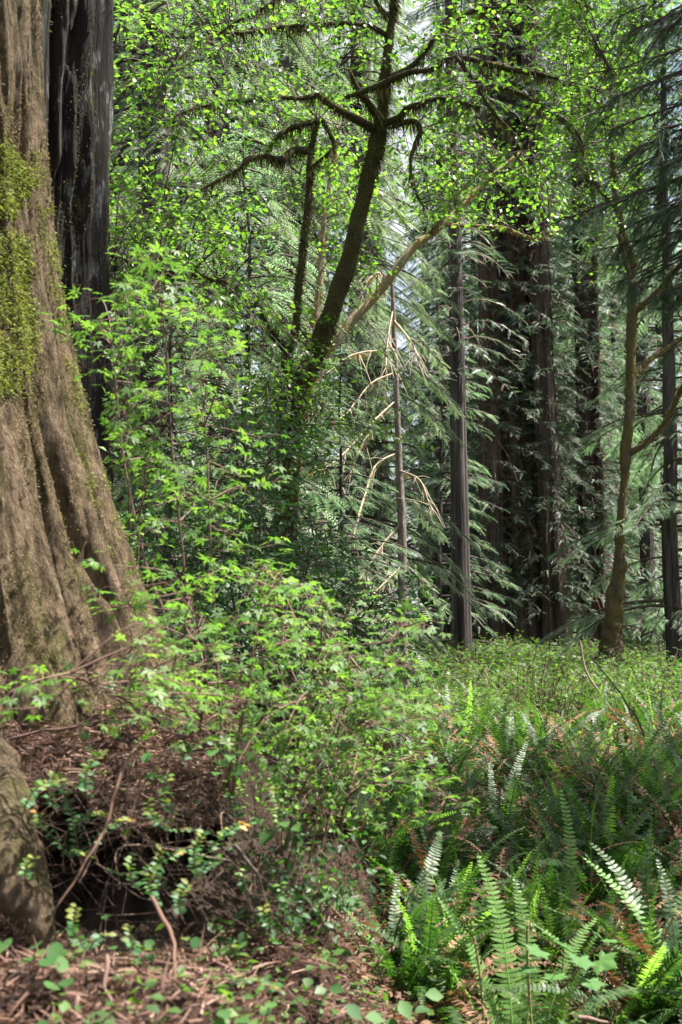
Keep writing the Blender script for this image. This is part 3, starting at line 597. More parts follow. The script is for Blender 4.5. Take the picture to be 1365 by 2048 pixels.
# ------------------------------------------------------------------ the redwoods on the right
def epicormic(fo, br, pts, dirs, rng, L=(.5, 1.5), dens=16, spray=SPR_MID, sl=(.16, .34), droop=.7):
    tv, tf = spray
    for o, d in zip(pts, dirs):
        d = unit(d); l0 = rng.uniform(*L); s_ = np.linspace(0, 1, 6)[:, None]; sdv = unit(np.cross(d, [0, 0, 1.]) + 1e-6)
        c = o + d * l0 * s_ + np.array([0, 0, -1.]) * droop * l0 * s_ ** 2 + np.array([0, 0, 1.]) * .2 * l0 * s_ + sdv * rng.normal() * .25 * l0 * s_ ** 2
        tube(br, np.column_stack([c, np.linspace(.016, .004, 6)]), 3, rnd=rng.random(), cap=False)
        n = max(6, int(l0 * dens)); s = .1 + .9 * rng.random(n); b = np.stack([np.interp(s, s_[:, 0], c[:, k]) for k in range(3)], -1)
        sg = rng.choice([-1., 1.], n)[:, None]; lat = .22 * rng.random((n, 1)) * (1.1 - s[:, None])
        b = b + sdv * sg * lat + d * lat * .4
        a = sdv * sg * rng.uniform(.3, 1, (n, 1)) + d * rng.uniform(.2, 1, (n, 1)) + np.array([0, 0, -1.]) * rng.uniform(-.1, .8, (n, 1))
        l = rng.uniform(*sl, n) * 1.0; fo.inst(tv, tf, frames(a, np.array([0, -.3, 1.]) + rng.normal(size=(n, 3)) * .4, l, l), b, np.clip(rng.normal(.48, .25, n), 0, 1))
def redwood(label, stems, d, ztop=34, seed=0, bark='bark_red', twigs=120, dens=18, fr=(.5, 1.4), zr=(2, 16), group=None, nth=160, sl=(.16, .34)):
    """stems: (left px, right px at the base, top left, top right at row 450, depth offset)"""
    rng = np.random.default_rng(seed); t = thing('redwood_tree', label, 'tree', group=group); fo, br = MB(), MB(); first = None
    for k, (bl_, br_, tl, trr, dz) in enumerate(stems):
        dd = d + dz; z450 = P(0, 450, dd)[2]; zs = np.concatenate([np.linspace(-.5, 2, 24), np.linspace(2.2, z450 * 1.15, 90), np.linspace(z450 * 1.2, ztop, 20)])
        rb, rt = (br_ - bl_) * dd / FPX / 2 * .92, (trr - tl) * dd / FPX / 2 * .92; xb, xt = at_px((bl_ + br_) / 2, dd), at_px((tl + trr) / 2, dd)
        rad = np.interp(zs, [0, z450, ztop], [rb, rt, rt * .7]) * (1 + .16 * np.exp(-np.clip(zs, 0, None) * 1.2))
        mb, V = trunk_grid(xb, dd, zs, rad, nth, [(3, .03), (5, .04), (11, .03)], seed + k, (7, .12, .05 * min(1, rb * 1.6)), lean=((xt - xb) / (z450 + .5), 0))
        mb.build('trunk' if k == 0 else 'stem', M[bark], t); first = first or (xb, dd, float(H(xb, dd)))
        nt_ = int(twigs * (br_ - bl_) / sum(s[1] - s[0] for s in stems))
        z = rng.uniform(zr[0], zr[1], nt_); az = -np.pi / 2 + rng.uniform(-1.7, 1.7, nt_); xc = xb + (xt - xb) * z / z450
        rr = np.interp(z, zs, rad); pts = np.column_stack([xc + np.cos(az) * rr, dd + np.sin(az) * rr, z]); dirs = np.column_stack([np.cos(az), np.sin(az), .1 + 0 * az])
        epicormic(fo, br, pts, dirs, rng, fr, dens, sl=sl)
        # bare dead stubs and hanging twigs
        for q in range(int(nt_ * .35)):
            a = -np.pi / 2 + rng.uniform(-1.8, 1.8); zq = rng.uniform(*zr); r_ = np.interp(zq, zs, rad); o = np.array([xb + (xt - xb) * zq / z450 + math.cos(a) * r_, dd + math.sin(a) * r_, zq]); L = rng.uniform(.4, 1.5)
            e = o + np.array([math.cos(a) * .7, math.sin(a) * .7, -rng.uniform(.2, 1.1)]) * L
            tube(br, np.array([(*o, .016), (*((o + e) / 2 + [0, 0, .12 * L]), .011), (*e, .004)]), 3, rnd=rng.random(), cap=False)
    br.build('branches', M['twig_red'], t); fo.build('foliage', M['nd_red'], t); rebase(t, first)
redwood('slim straight grey-barked redwood left of the thick many-stemmed redwood', [(903, 944, 902, 928, 0)], 28, 32, 40, 'bark_grey', 60, 18, (.6, 2), (6.5, 18), nth=120)
redwood('thick many-stemmed redwood hung with feathery sprays right of centre', [(985, 1125, 985, 1095, .8), (960, 1010, 962, 1000, -.3), (1080, 1141, 1062, 1104, -.2), (1010, 1050, 1005, 1040, .1)], 35, 36, 41, 'bark_red', 1150, 34, (.3, 1.35), (1.6, 23), nth=150, sl=(.12, .27))
redwood('fluted redwood between the thick redwood and the mossy alder', [(1158, 1204, 1158, 1196, 0), (1196, 1213, 1194, 1206, -.3)], 36, 34, 42, 'bark_red', 420, 28, (.4, 1.6), (2, 22), nth=120, sl=(.13, .28))
redwood('dark narrow redwood standing behind the mossy alder at the right', [(1281, 1312, 1281, 1304, 0)], 40, 34, 43, 'bark_grey', 170, 18, (.5, 2.0), (1.5, 20), nth=100)
redwood('distant pale redwood trunk seen left of the maple fork', [(545, 582, 552, 580, 0)], 38, 34, 44, 'bark_grey', 110, 18, (.5, 2.0), (3, 20), nth=100)

# dead grey spruce with long drooping lichen-hung branches
def dead_spruce():
    rng = np.random.default_rng(51); D = 16
    t = thing('dead_spruce', 'thin lichen-grey dead spruce with long bare drooping branches in the centre', 'tree')
    path = smooth_path(px_path([(810, 1420, 22), (806, 1250, 19), (804, 1050, 18), (799, 950, 15), (796, 850, 13), (790, 700, 11), (786, 600, 9), (784, 545, 6)], D), 8)
    m = MB(); tube(m, path, 12, .2, 9, 2); m.build('trunk', M['bark_lichen'], t)
    for pts in [[(790, 708, 3.7), (745, 702, 3.7), (700, 712, 3.1), (665, 738, 2.5), (640, 755, 1.2)], [(790, 745, 3.7), (745, 765, 3.7), (715, 800, 3.1), (690, 830, 2.5), (655, 850, 1.9)], [(793, 800, 3.7), (740, 850, 3.7), (700, 895, 3.1), (660, 930, 2.5), (615, 945, 1.9)],
                [(790, 850, 3.7), (740, 868, 3.7), (718, 905, 3.1), (690, 960, 2.5), (640, 1000, 1.2)], [(796, 905, 4.3), (752, 930, 4.3), (732, 985, 4.3), (718, 1030, 3.7), (706, 1080, 2.5)], [(800, 1050, 4.3), (765, 1090, 5.0), (740, 1130, 4.3), (712, 1170, 3.7), (690, 1200, 1.9)],
                [(803, 1110, 3.7), (770, 1130, 3.1), (735, 1170, 3.1), (715, 1200, 1.9)], [(805, 1130, 3.7), (775, 1160, 3.7), (745, 1190, 2.5), (728, 1210, 1.9)], [(788, 640, 3.1), (820, 680, 2.5), (840, 720, 1.9)], [(784, 560, 2.5), (760, 545, 2.5), (735, 560, 1.2)],
                [(786, 620, 3.1), (776, 680, 3.1), (772, 735, 2.5)], [(799, 940, 3.1), (840, 960, 2.5), (860, 1010, 1.2)], [(640, 755, 1.9), (600, 790, 1.2)], [(805, 1200, 3.7), (770, 1235, 3.1), (740, 1280, 1.9)]]:
        pth = smooth_path(px_path(pts, D, D - rng.uniform(.2, 1.6)), 5); m = MB(); tube(m, pth, 5, .3, 20, 3, .7)
        for q in range(16):
            i = rng.integers(3, len(pth)); o = pth[i, :3]; tv_ = unit(pth[i, :3] - pth[i - 1, :3]); e = o + (tv_ * .7 + rng.normal(size=3) * .45 + [0, 0, -.35]) * rng.uniform(.12, .5)
            tube(m, np.array([(*o, .007), (*((o + e) / 2 + [0, 0, .02]), .005), (*e, .002)]), 3, rnd=rng.random(), cap=False)
        o = m.build('branch', M['twig_pale'], t); mm = MB(); limb_moss(mm, pth, rng, 150, (.02, .06), .7, .004); mm.build('moss', M['moss_pale'], o)
    rebase(t, path[0, :3])
dead_spruce()

# dark conifer whose boughs reach in from the right
def near_conifer():
    rng = np.random.default_rng(61)
    t = thing('fir_tree', 'near dark green fir whose boughs hang into the upper right corner', 'tree')
    tx, ty = 3.9, 8.2; m = MB(); tube(m, np.array([(tx, ty, z, .2 - .006 * z) for z in np.linspace(-.4, 16, 20)]), 16, .2, 6, 1); m.build('trunk', M['bark_grey'], t)
    fo, br = MB(), MB(); tv, tf = SPR_NEAR
    for (px, py, d) in [(1180, 430, 7.0), (1100, 450, 7.4), (1230, 350, 7), (1290, 120, 7.2), (1240, 190, 7.6), (1320, 60, 6.8), (1300, 260, 6.6), (1220, 260, 7.6), (1330, 330, 6.6), (1260, 450, 7.2), (1340, 480, 6.8), (1200, 500, 7.4), (1310, 590, 7), (1345, 700, 7), (1290, 380, 7.6),
                        (1330, 180, 7.6), (1290, 520, 7.7), (1350, 20, 7.4), (1350, 620, 7.8), (1265, 60, 7.8), (1345, 400, 6.4), (1330, 840, 7.8), (1360, 250, 7)] + [(rng.uniform(1215, 1370), rng.uniform(30, 620), rng.uniform(6.6, 8)) for _ in range(22)]:
        g = P(px, py, d); z0 = g[2] + rng.uniform(.2, .9); o = np.array([tx, ty, z0]); L = np.linalg.norm(g - o); s_ = np.linspace(0, 1, 12)[:, None]
        c = o * (1 - s_) + g * s_ + np.array([0, 0, 1.]) * np.sin(np.pi * s_) * .08 * L; tube(br, np.column_stack([c, np.linspace(.026, .004, 12)]), 5, rnd=rng.random(), cap=False)
        ax = unit(g - o); sdv = unit(np.cross(ax, [0, 0, 1.]))
        for k in range(int(L * 15)):
            s = rng.uniform(.25, 1); b = np.array([np.interp(s, s_[:, 0], c[:, q]) for q in range(3)]); sg = rng.choice([-1, 1]); l1 = rng.uniform(.15, .5) * (1.15 - s * .5)
            dr = unit(sdv * sg * rng.uniform(.3, 1) + ax * rng.uniform(.4, 1) + np.array([0, 0, -rng.uniform(.1, .9)])); e = b + dr * l1
            tube(br, np.array([(*b, .005), (*((b + e) / 2 + [0, 0, .02]), .004), (*e, .002)]), 3, rnd=rng.random(), cap=False)
            n = int(l1 * 26) + 3; q = rng.random((n, 1)); bb = b + (e - b) * q; sv = unit(np.cross(dr, [0, 0, 1.]) + 1e-6)
            a = dr + sv * rng.choice([-1., 1.], (n, 1)) * rng.uniform(.2, .9, (n, 1)) + np.array([0, 0, -1.]) * rng.uniform(0, .6, (n, 1)); l = rng.uniform(.06, .15, n)
            fo.inst(tv, tf, frames(a, np.array([0, 0, 1.]) + rng.normal(size=(n, 3)) * .4, l, l), bb, np.clip(rng.normal(.5, .27, n), 0, 1))
    br.build('branches', M['twig'], t); fo.build('foliage', M['nd_dark'], t); rebase(t, (tx, ty, 0))
near_conifer()

# ------------------------------------------------------------------ shrubs of the foreground and middle
def shrub(name, label, stems, regs, leafmat, seed, leaf, size, per, d, twmat='twig_red', spread=.1, flat=.5, cat='shrub', tmax=.7, twr=.003, group=None, w0=7, wmul=1.0):
    rng = np.random.default_rng(seed); t = thing(name, label, cat, group=group); hosts = []; m = MB()
    for pts in stems:
        n_ = len(pts); path = smooth_path(px_path([(q[0], q[1], w0 * (1 - .75 * i / (n_ - 1))) + ((q[2],) if len(q) > 2 else ()) for i, q in enumerate(pts)], d), 6)
        path[:, :3] += (fbm(path[:, :3, None] * np.array([4, 4, 4.]) + np.arange(3) * 9, seed)[..., :] - .5) * .06; tube(m, path, 6, .15, 20, seed, rng.random()); hosts.append(path[:, :3])
    m.build('stems', M[twmat], t); tw, lf = MB(), MB()
    leaf_sprays(tw, lf, hosts, sample_regions(regs, rng), rng, leaf, size, per, twr, spread, flat, tmax, .05, wmul)
    tw.build('twigs', M[twmat], t); lf.build('foliage', M[leafmat], t); rebase(t, hosts[0][0]); return t
PALM = T_palm(5, 105)
shrub('vine_maple', 'vine maple with bright blurred star leaves in front of the charred stem', [[(420, 1500), (380, 1200), (345, 900), (330, 700), (300, 520)], [(450, 1480), (430, 1100), (420, 850), (400, 700)], [(400, 1500), (330, 1250), (270, 1050), (230, 800), (215, 640)]],
    [(225, 480, 400, 640, 3.6, 4.4, 13), (230, 620, 450, 800, 3.6, 4.6, 18), (240, 780, 520, 960, 3.8, 5, 18), (260, 940, 560, 1130, 3.9, 5.2, 18), (180, 600, 215, 700, 4.2, 4.6, 2), (140, 440, 210, 700, 4.6, 4.9, 4)], 'lf_vine', 71, PALM, (.026, .048), 9, 4.4, flat=1.2, spread=.09)
shrub('vine_maple', 'vine maple spreading pale green leaves over the duff bank left of centre', [[(455, 1560, 4.0), (500, 1400, 3.9), (530, 1250, 3.9), (560, 1150, 4)], [(400, 1470, 4.1), (412, 1340, 4), (390, 1230, 3.9), (350, 1150, 3.9)], [(560, 1640, 4), (610, 1420, 3.9), (640, 1300, 3.9), (720, 1220, 4)], [(330, 1450, 3.9), (250, 1400, 3.6), (190, 1370, 3.4), (140, 1340, 3.3)], [(450, 1570, 4.1), (560, 1420, 4.2), (700, 1370, 4.3), (800, 1330, 4.3)]],
    [(290, 1130, 520, 1300, 3.3, 4.4, 24), (460, 1130, 700, 1330, 3.4, 4.6, 30), (330, 1290, 560, 1430, 3.2, 4.2, 22), (540, 1300, 760, 1480, 3.3, 4.5, 24), (0, 1300, 140, 1420, 3.2, 3.5, 4), (200, 1330, 420, 1450, 3.2, 3.6, 14), (170, 1100, 300, 1200, 3.8, 4, 4), (420, 1400, 640, 1540, 3.3, 4, 14)], 'lf_vine', 72, PALM, (.022, .043), 9, 3.9, tmax=.5, flat=1.3, spread=.09)
shrub('vine_maple', 'vine maple with arching pale sprays over the ferns in the lower centre', [[(620, 1760, 4.1), (690, 1520, 4.3), (745, 1400, 4.3), (800, 1250, 4.2)], [(680, 1790, 4.3), (690, 1600, 4.2), (770, 1560, 4.1), (850, 1570, 4.1), (910, 1600, 4.1)], [(570, 1700, 4), (600, 1580, 4), (650, 1500, 4), (740, 1450, 4.1), (890, 1430, 4.2)]],
    [(650, 1220, 850, 1420, 3.6, 4.8, 24), (720, 1350, 900, 1500, 3.6, 4.6, 14), (560, 1440, 760, 1640, 3.4, 4.6, 16), (760, 1540, 910, 1630, 3.8, 4.4, 12)], 'lf_vine', 73, PALM, (.022, .043), 9, 4.2, tmax=.5, flat=1.3, spread=.09)
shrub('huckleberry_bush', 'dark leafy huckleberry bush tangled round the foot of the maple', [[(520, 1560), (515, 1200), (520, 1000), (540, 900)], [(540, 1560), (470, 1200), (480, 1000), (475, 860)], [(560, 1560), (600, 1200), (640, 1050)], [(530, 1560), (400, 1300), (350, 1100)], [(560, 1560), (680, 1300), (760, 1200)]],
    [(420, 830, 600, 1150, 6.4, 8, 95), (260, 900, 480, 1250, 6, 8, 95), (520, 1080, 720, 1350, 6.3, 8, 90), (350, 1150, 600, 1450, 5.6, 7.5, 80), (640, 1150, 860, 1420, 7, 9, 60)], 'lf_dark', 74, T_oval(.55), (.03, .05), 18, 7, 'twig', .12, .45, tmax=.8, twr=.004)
shrub('huckleberry_bush', 'twiggy small-leaved bush covering the right flank of the duff bank', [[(560, 1800), (592, 1640), (570, 1480)], [(640, 1850), (650, 1680), (710, 1560)], [(505, 1720), (520, 1620), (490, 1500)], [(600, 1790), (640, 1600), (680, 1450)]],
    [(440, 1440, 640, 1600, 3.6, 4.6, 18), (560, 1480, 780, 1660, 3.9, 5, 20), (620, 1380, 860, 1540, 4.5, 6, 20)], 'lf_vine', 75, T_oval(.6), (.02, .035), 13, 4.2, tmax=.45, twr=.0022, w0=5)
shrub('huckleberry_bush', 'thin bush climbing the shaded gap beside the charred stem', [[(250, 1300), (262, 1100), (255, 900), (250, 760)], [(270, 1300), (280, 1050), (300, 900)]],
    [(230, 700, 330, 1000, 5.6, 7.4, 26), (225, 860, 330, 1250, 5.6, 7, 22)], 'lf_vine', 76, T_oval(.6), (.03, .05), 9, 6.2, tmax=.6)

# salmonberry thicket: four kinds of clump, copied
def clump_meshes(seed, n=70, h=1.1, r=.8, size=(.05, .09), leaf=PALM):
    rng = np.random.default_rng(seed); st, lf = MB(), MB(); tv, tf = leaf
    for k in range(n):
        a = rng.random() * 6.28; rr = r * math.sqrt(rng.random()); e = np.array([math.cos(a) * rr, math.sin(a) * rr, h * rng.uniform(.35, 1.05) * (1.1 - .4 * rr / r)]); o = e * np.array([.35, .35, 0]) + np.array([rng.normal() * .1, rng.normal() * .1, -.1])
        q = smooth_path([(*o, .006), (*((o + e) / 2 + [rng.normal() * .08, rng.normal() * .08, .12]), .005), (*e, .002)], 5); tube(st, q, 4, rnd=rng.random(), cap=False)
        m = int(rng.integers(9, 17)); s = .35 + .65 * rng.random(m); b = np.stack([np.interp(s, np.linspace(0, 1, len(q)), q[:, i]) for i in range(3)], -1); off = rng.normal(size=(m, 3)) * np.array([.09, .09, .05])
        l = rng.uniform(*size, m) * .6; lf.inst(tv, tf, frames(off + rng.normal(size=(m, 3)) * .05 + [0, 0, -.02], np.array([0, 0, 1.]) + rng.normal(size=(m, 3)) * .5, l, l), b + off, np.clip(rng.normal(.5, .28, m), 0, 1))
    return st.mesh('stems', M['twig_red']), lf.mesh('foliage', M['lf_berry'])
CL = [clump_meshes(200 + k) for k in range(4)]
rng = np.random.default_rng(88)
spots = [(1195, 22.6), (1228, 22.2), (1262, 22.8), (1212, 21.2), (985, 30), (1040, 31), (1100, 30), (930, 25), (1180, 29), (1300, 24)]
for d0, d1, x0, x1, cnt in [(13, 18, 560, 900, 9), (17, 23, 520, 1420, 34), (23, 30, 480, 1420, 34), (30, 40, 480, 1420, 32), (40, 60, 450, 1420, 26), (9, 16, 180, 560, 18), (15, 26, 180, 560, 16)]:
    for k in range(cnt): spots.append((x0 + (x1 - x0) * (k + rng.random()) / cnt, rng.uniform(d0, d1)))
for k in range(14): spots.append((rng.uniform(1430, 1750), rng.uniform(15, 40)))
for n_spot, (px, d) in enumerate(spots):
    x = at_px(px, d); t = thing('salmonberry_shrub', 'leafy salmonberry clump in the low thicket below the far trunks', 'shrub', (x, d, float(H(x, d))), 'salmonberry thicket'); st, lf = CL[rng.integers(4)]
    link('stems', st, t); link('foliage', lf, t); s = rng.uniform(.65, 1.2); t.scale = (s * 1.25, s * 1.25, s * (.95 if n_spot < 10 else rng.uniform(.35, 1.15) if px > 540 else .9)); t.rotation_euler = (0, 0, rng.random() * 6.28)

# ------------------------------------------------------------------ ferns
def frond_mesh(seed, L=.9, arch=.9, up=75, npair=40, pl=.068, mat='fern', ragged=0., name='frond', curl=False):
    """one sword-fern frond rising from the origin towards +Y"""
    rng = np.random.default_rng(seed); mb = MB(); n = npair; s = np.linspace(0, 1, n + 3); ang = R(up) - arch * s ** 1.3
    pts = np.zeros((len(s), 3)); step = L / (len(s) - 1)
    for i in range(1, len(s)): pts[i] = pts[i - 1] + step * np.array([.28 * math.sin(seed * 1.7) * s[i] + .06 * math.sin(s[i] * 5 + seed), math.cos(ang[i]), math.sin(ang[i])])
    tube(mb, np.column_stack([pts, .004 * (1 - .8 * s)]), 4, rnd=.95, cap=False)
    tv = np.array([[0, -.5, 0], [.35, -.55, .02], [.75, -.3, .0], [1, .1, -.06], [.7, .35, 0], [.3, .5, .02], [0, .45, 0]], float); tf = [np.array([[0, 1, 5, 6], [1, 2, 4, 5]]), np.array([[2, 3, 4]])]
    for sg in (-1, 1):
        i = np.arange(2, n + 2); f = s[i]; keep = rng.random(len(i)) > ragged; i, f = i[keep], f[keep]
        tan = unit(pts[np.minimum(i + 1, len(s) - 1)] - pts[i - 1]); lat = np.array([1., 0, 0]) * sg
        nrm = np.cross(tan, np.array([-1., 0, 0])); prof = np.minimum(1, (f + .02) * 5) * (1 - f) ** .62 + .06
        l = pl * prof * rng.uniform(.85, 1.1, len(i)); wdt = np.minimum(L / n * .8, .018) * (.55 + .5 * prof)
        ax = unit(lat + tan * .22 + nrm * rng.normal(.05, .12, (len(i), 1)) + rng.normal(size=(len(i), 3)) * (.05 + ragged * .8))
        y_ = unit(tan - (tan * ax).sum(-1, keepdims=True) * ax); z_ = np.cross(ax, y_)
        Mx = np.stack([ax * l[:, None], y_ * wdt[:, None], z_ * l[:, None]], -1); mb.inst(tv, tf, Mx, pts[i], np.clip(rng.normal(.45, .22, len(i)) + f * .12, 0, 1))
    return mb.mesh(name, M[mat])
FR = [frond_mesh(300 + k, L=rng.uniform(.75, 1.0), arch=a, up=u) for k, (a, u) in enumerate([(.7, 82), (1.0, 78), (1.3, 75), (1.6, 70), (.9, 62), (1.9, 68)])]
FN = [frond_mesh(320 + k, L=.8, arch=a, up=84, mat='fern_new', pl=.07) for k, a in enumerate([.35, .6, .9])]
FD = [frond_mesh(330 + k, L=.9, arch=a, up=u, mat='fern_dead', ragged=.2, pl=.06) for k, (a, u) in enumerate([(2.0, 75), (1.4, 55), (2.6, 80), (1.0, 70)])]
def fiddle_mesh(seed):
    rg = np.random.default_rng(seed); mb = MB(); s = np.linspace(0, 1, 40); h = .5
    pts = [np.array([0, 0, 0.])]; a = R(88)
    for q in s[1:]:
        a -= (0.01 + (0 if q < .7 else (q - .7) * 2.6)); pts.append(pts[-1] + (h / 26 if q < .7 else h / 75) * np.array([0, math.cos(a), math.sin(a)]))
    pts = np.array(pts); tube(mb, np.column_stack([pts, .006 - .002 * s]), 5)
    n = 160; i = rg.integers(3, 39, n); blades(mb, pts[i], rg.normal(size=(n, 3)) + [0, 0, .3], .02, .003, rg); return mb.mesh('fiddlehead', M['fiddle'])
FI = [fiddle_mesh(k) for k in range(2)]
def fern(x, y, s, rng, label, group=None, nf=12, nnew=0, ndead=2, nfid=0):
    t = thing('sword_fern', label, 'fern', (x, y, float(H(x, y)) - .03), group); t.rotation_euler = (0, 0, rng.random() * 6.28); t.scale = (s, s, s)
    for lst, n_, nm, lo in ((FR, nf, 'frond', 0), (FN, nnew, 'frond', 0), (FD, ndead, 'dead_frond', 0), (FI, nfid, 'fiddlehead', 0)):
        for k in range(n_):
            o = link(nm, lst[rng.integers(len(lst))], t); o.rotation_euler = (rng.normal() * .2, rng.normal() * .28, 6.283 * (k + rng.random()) / n_)
            q = rng.uniform(.7, 1.1); o.scale = (q, q, q); o.location = (rng.normal() * .03, rng.normal() * .03, 0)
            if lst is FD: tag(o, 'brown withered frond')
            if lst is FN: tag(o, 'fresh pale green frond')
rng = np.random.default_rng(99)
def gz(px, py, d): return at_px(px, d)
fern(at_px(1010, 5.7), 5.7, .85, rng, 'sword fern with a tall pale sunlit frond at the lower right', None, 6, 5, 2, 3)
def front_fern():
    x, y = at_px(1035, 4.75), 4.75; t = thing('sword_fern', 'small sword fern whose fresh pale fronds stand upright in the sun above the lobed leaves', 'fern', (x, y, float(H(x, y)) - .02))
    for k, (dx, rz, ry, q) in enumerate([(-.03, .25, .02, .78), (.0, -.2, .08, .7), (.05, -.6, .1, .62), (-.06, .9, -.12, .66), (.08, -1.2, .2, .55), (-.12, 1.6, -.1, .6)]):
        o = link('frond', FN[k % 3], t); o.location = (dx, 0, 0); o.rotation_euler = (-.12, ry, rz); o.scale = (q * 1.5, q * 1.25, q * 1.25); tag(o, 'fresh pale green frond')
    for k in range(3): o = link('fiddlehead', FI[k % 2], t); o.location = (-.16 + .2 * k, -.05, 0); o.rotation_euler = (.1, .1 * k, 1.5 + 2 * k)
front_fern()
fern(at_px(1250, 4.9), 4.9, .95, rng, 'large sword fern arching at the right edge of the lower corner', None, 13, 3, 2, 2)
fern(at_px(1190, 4.7), 4.7, .5, rng, 'low sword fern with curled fiddleheads at the bottom right', None, 5, 4, 1, 5)
fern(at_px(880, 5.6), 5.6, .85, rng, 'sword fern with upright yellow-green fronds at the edge of the duff bank', None, 9, 2, 3, 2)
fern(at_px(650, 6.2), 6.2, .8, rng, 'sword fern in shade below the duff bank in the lower centre', None, 9, 1, 1, 0)
fern(at_px(1310, 8.6), 8.6, 1.05, rng, 'bright yellow-green sword fern by the right edge halfway up the fern bed', None, 8, 7, 1, 0)
pts_ = []
for d0, d1, x0, x1, cnt in [(4.7, 5.8, 880, 1440, 9), (5.6, 6.6, 700, 1440, 13), (6.4, 7.6, 640, 1440, 18), (7.4, 9, 620, 1440, 22), (9, 11.5, 760, 1430, 28), (11.5, 14, 820, 1430, 24), (14, 17.5, 880, 1420, 18)]:
    for k in range(cnt):
        pts_.append((x0 + (x1 - x0) * (k + rng.random()) / cnt, rng.uniform(d0, d1)))
for d0, d1, cnt in [(4.2, 6, 5), (6, 8, 7), (8, 11, 8), (11, 15, 7)]:          # the bed goes on past the right edge of the view
    for k in range(cnt): pts_.append((1440 + 420 * (k + rng.random()) / cnt, rng.uniform(d0, d1)))
pts_ += [q for q in [(x_, rng.uniform(4.5, 5.5)) for x_ in np.linspace(560, 890, 11)] if mound_masks(np.array([at_px(q[0], q[1])]), np.array([q[1]]))[0][0] < .45]
pts_ = [q for q in pts_ if not (q[1] < 5.5 and 900 < q[0] < 1170)]
for px, d in pts_:
    fern(at_px(px, d), d, rng.uniform(.65, 1.2), rng, 'dark green sword fern packed into the fern bed at the lower right', 'ferns of the fern bed', int(rng.integers(6, 13)), int(rng.random() < .5) + 2 * int(rng.random() < .15), int(rng.integers(2, 7)), 0)

# ------------------------------------------------------------------ small plants, sticks, litter
def sprig(label, pts, d, seed, n=26, size=(.016, .026), mat='lf_sprig', name='huckleberry_sprig', w0=3, leaf=T_oval(.6), top=1):
    rg = np.random.default_rng(seed); t = thing(name, label, 'plant'); st, lf = MB(), MB(); n_ = len(pts)
    path = smooth_path(px_path([(q[0], q[1], w0 * (1 - .6 * i / (n_ - 1))) for i, q in enumerate(pts)], d, d - .15), 6); tube(st, path, 5, rnd=.5); st.build('stem', M['twig_red'], t)
    u = np.linspace(.15, 1, n); b = np.stack([np.interp(u, np.linspace(0, 1, len(path)), path[:, k]) for k in range(3)], -1); tan = unit(path[-1, :3] - path[0, :3]); lat = unit(np.cross(tan, [0, .5, 1.]))
    sg = np.where(np.arange(n) % 2, 1., -1.)[:, None]; l = rg.uniform(*size, n)
    lf.inst(*leaf, frames(lat * sg + tan * .5 + rg.normal(size=(n, 3)) * .25, np.array([0, -.4, 1.]) + rg.normal(size=(n, 3)) * .4, l, l), b, np.clip(u * .75 + rg.normal(size=n) * .12 + .12, 0, top)); lf.build('leaves', M[mat], t); rebase(t, path[0, :3])
sprig('upright huckleberry sprig with orange-tipped leaves on the duff bank at left', [(165, 1740), (150, 1660), (135, 1600), (115, 1550)], 3.35, 1, 34)
sprig('small huckleberry sprig with golden young leaves left of the upright sprig', [(150, 1730), (120, 1690), (90, 1655), (75, 1625)], 3.35, 2, 22)
sprig('leaning huckleberry sprig with yellow tip across the dark hollow', [(160, 1725), (200, 1670), (235, 1645), (262, 1640)], 3.3, 3, 22)
sprig('long arching huckleberry sprig crossing the dark hollow', [(190, 1725), (230, 1745), (290, 1745), (340, 1715), (365, 1700)], 3.25, 4, 30)
sprig('slanting huckleberry sprig with orange tip right of the dark hollow', [(390, 1740), (420, 1700), (455, 1665), (490, 1648)], 3.3, 5, 26)
sprig('short huckleberry sprig below the slanting sprig', [(395, 1745), (420, 1730), (445, 1715)], 3.3, 6, 14)
sprig('leafy huckleberry sprig lying across the foot of the bank', [(400, 1990), (450, 1970), (510, 1960), (565, 1985)], 2.9, 7, 26)
sprig('thin sprig hanging in the middle of the dark hollow', [(290, 1630), (330, 1655), (390, 1660)], 3.4, 8, 18)
def rosette(label, leaves, d, seed, size, leaf, mat='lf_round', name='leafy_herb', face=.6):
    """leaves: pixel positions of blades, each on its own stalk from a common base"""
    rg = np.random.default_rng(seed); t = thing(name, label, 'plant'); ps = np.array([P(x, y, d + rg.uniform(-.12, .12)) for x, y in leaves]); base = ps.mean(0); gz_ = float(H(base[0], base[1]))
    if gz_ < ps[:, 2].min() - .2: base = base + np.array([0, .2, 0]); gz_ = ps[:, 2].min() - .1      # rooted in the bank's face
    base[2] = min(gz_, ps[:, 2].min() - .02); st, lf = MB(), MB()
    for p in ps: tube(st, smooth_path([(*base, .0022), (*((base + p) / 2 + [0, 0, .02]), .002), (*p, .0012)], 4), 4, cap=False)
    n = len(ps); l = rg.uniform(*size, n); out = ps - base; out[:, 2] = -.02
    lf.inst(*leaf, frames(out + rg.normal(size=(n, 3)) * .03, np.array([0, -face, 1.]) + rg.normal(size=(n, 3)) * .25, l, l), ps, rg.random(n)); st.build('stalks', M['twig_red'], t); lf.build('leaves', M[mat], t); rebase(t, base)
rosette('cluster of round pale leaves on the duff at the lower left edge', [(8, 1893), (22, 1890), (72, 1890), (100, 1888), (92, 1915), (108, 1920), (50, 1930)], 2.75, 1, (.035, .05), T_round())
rosette('round leaved herb at the very bottom left', [(175, 2035), (190, 2030), (60, 2010), (95, 2040)], 2.6, 2, (.04, .055), T_round())
rosette('broad glossy leaves growing from the bank below the maple shrubs', [(430, 1500), (462, 1510), (470, 1535), (445, 1520), (480, 1505), (440, 1545)], 3.5, 3, (.045, .07), T_oval(.7), 'lf_round')
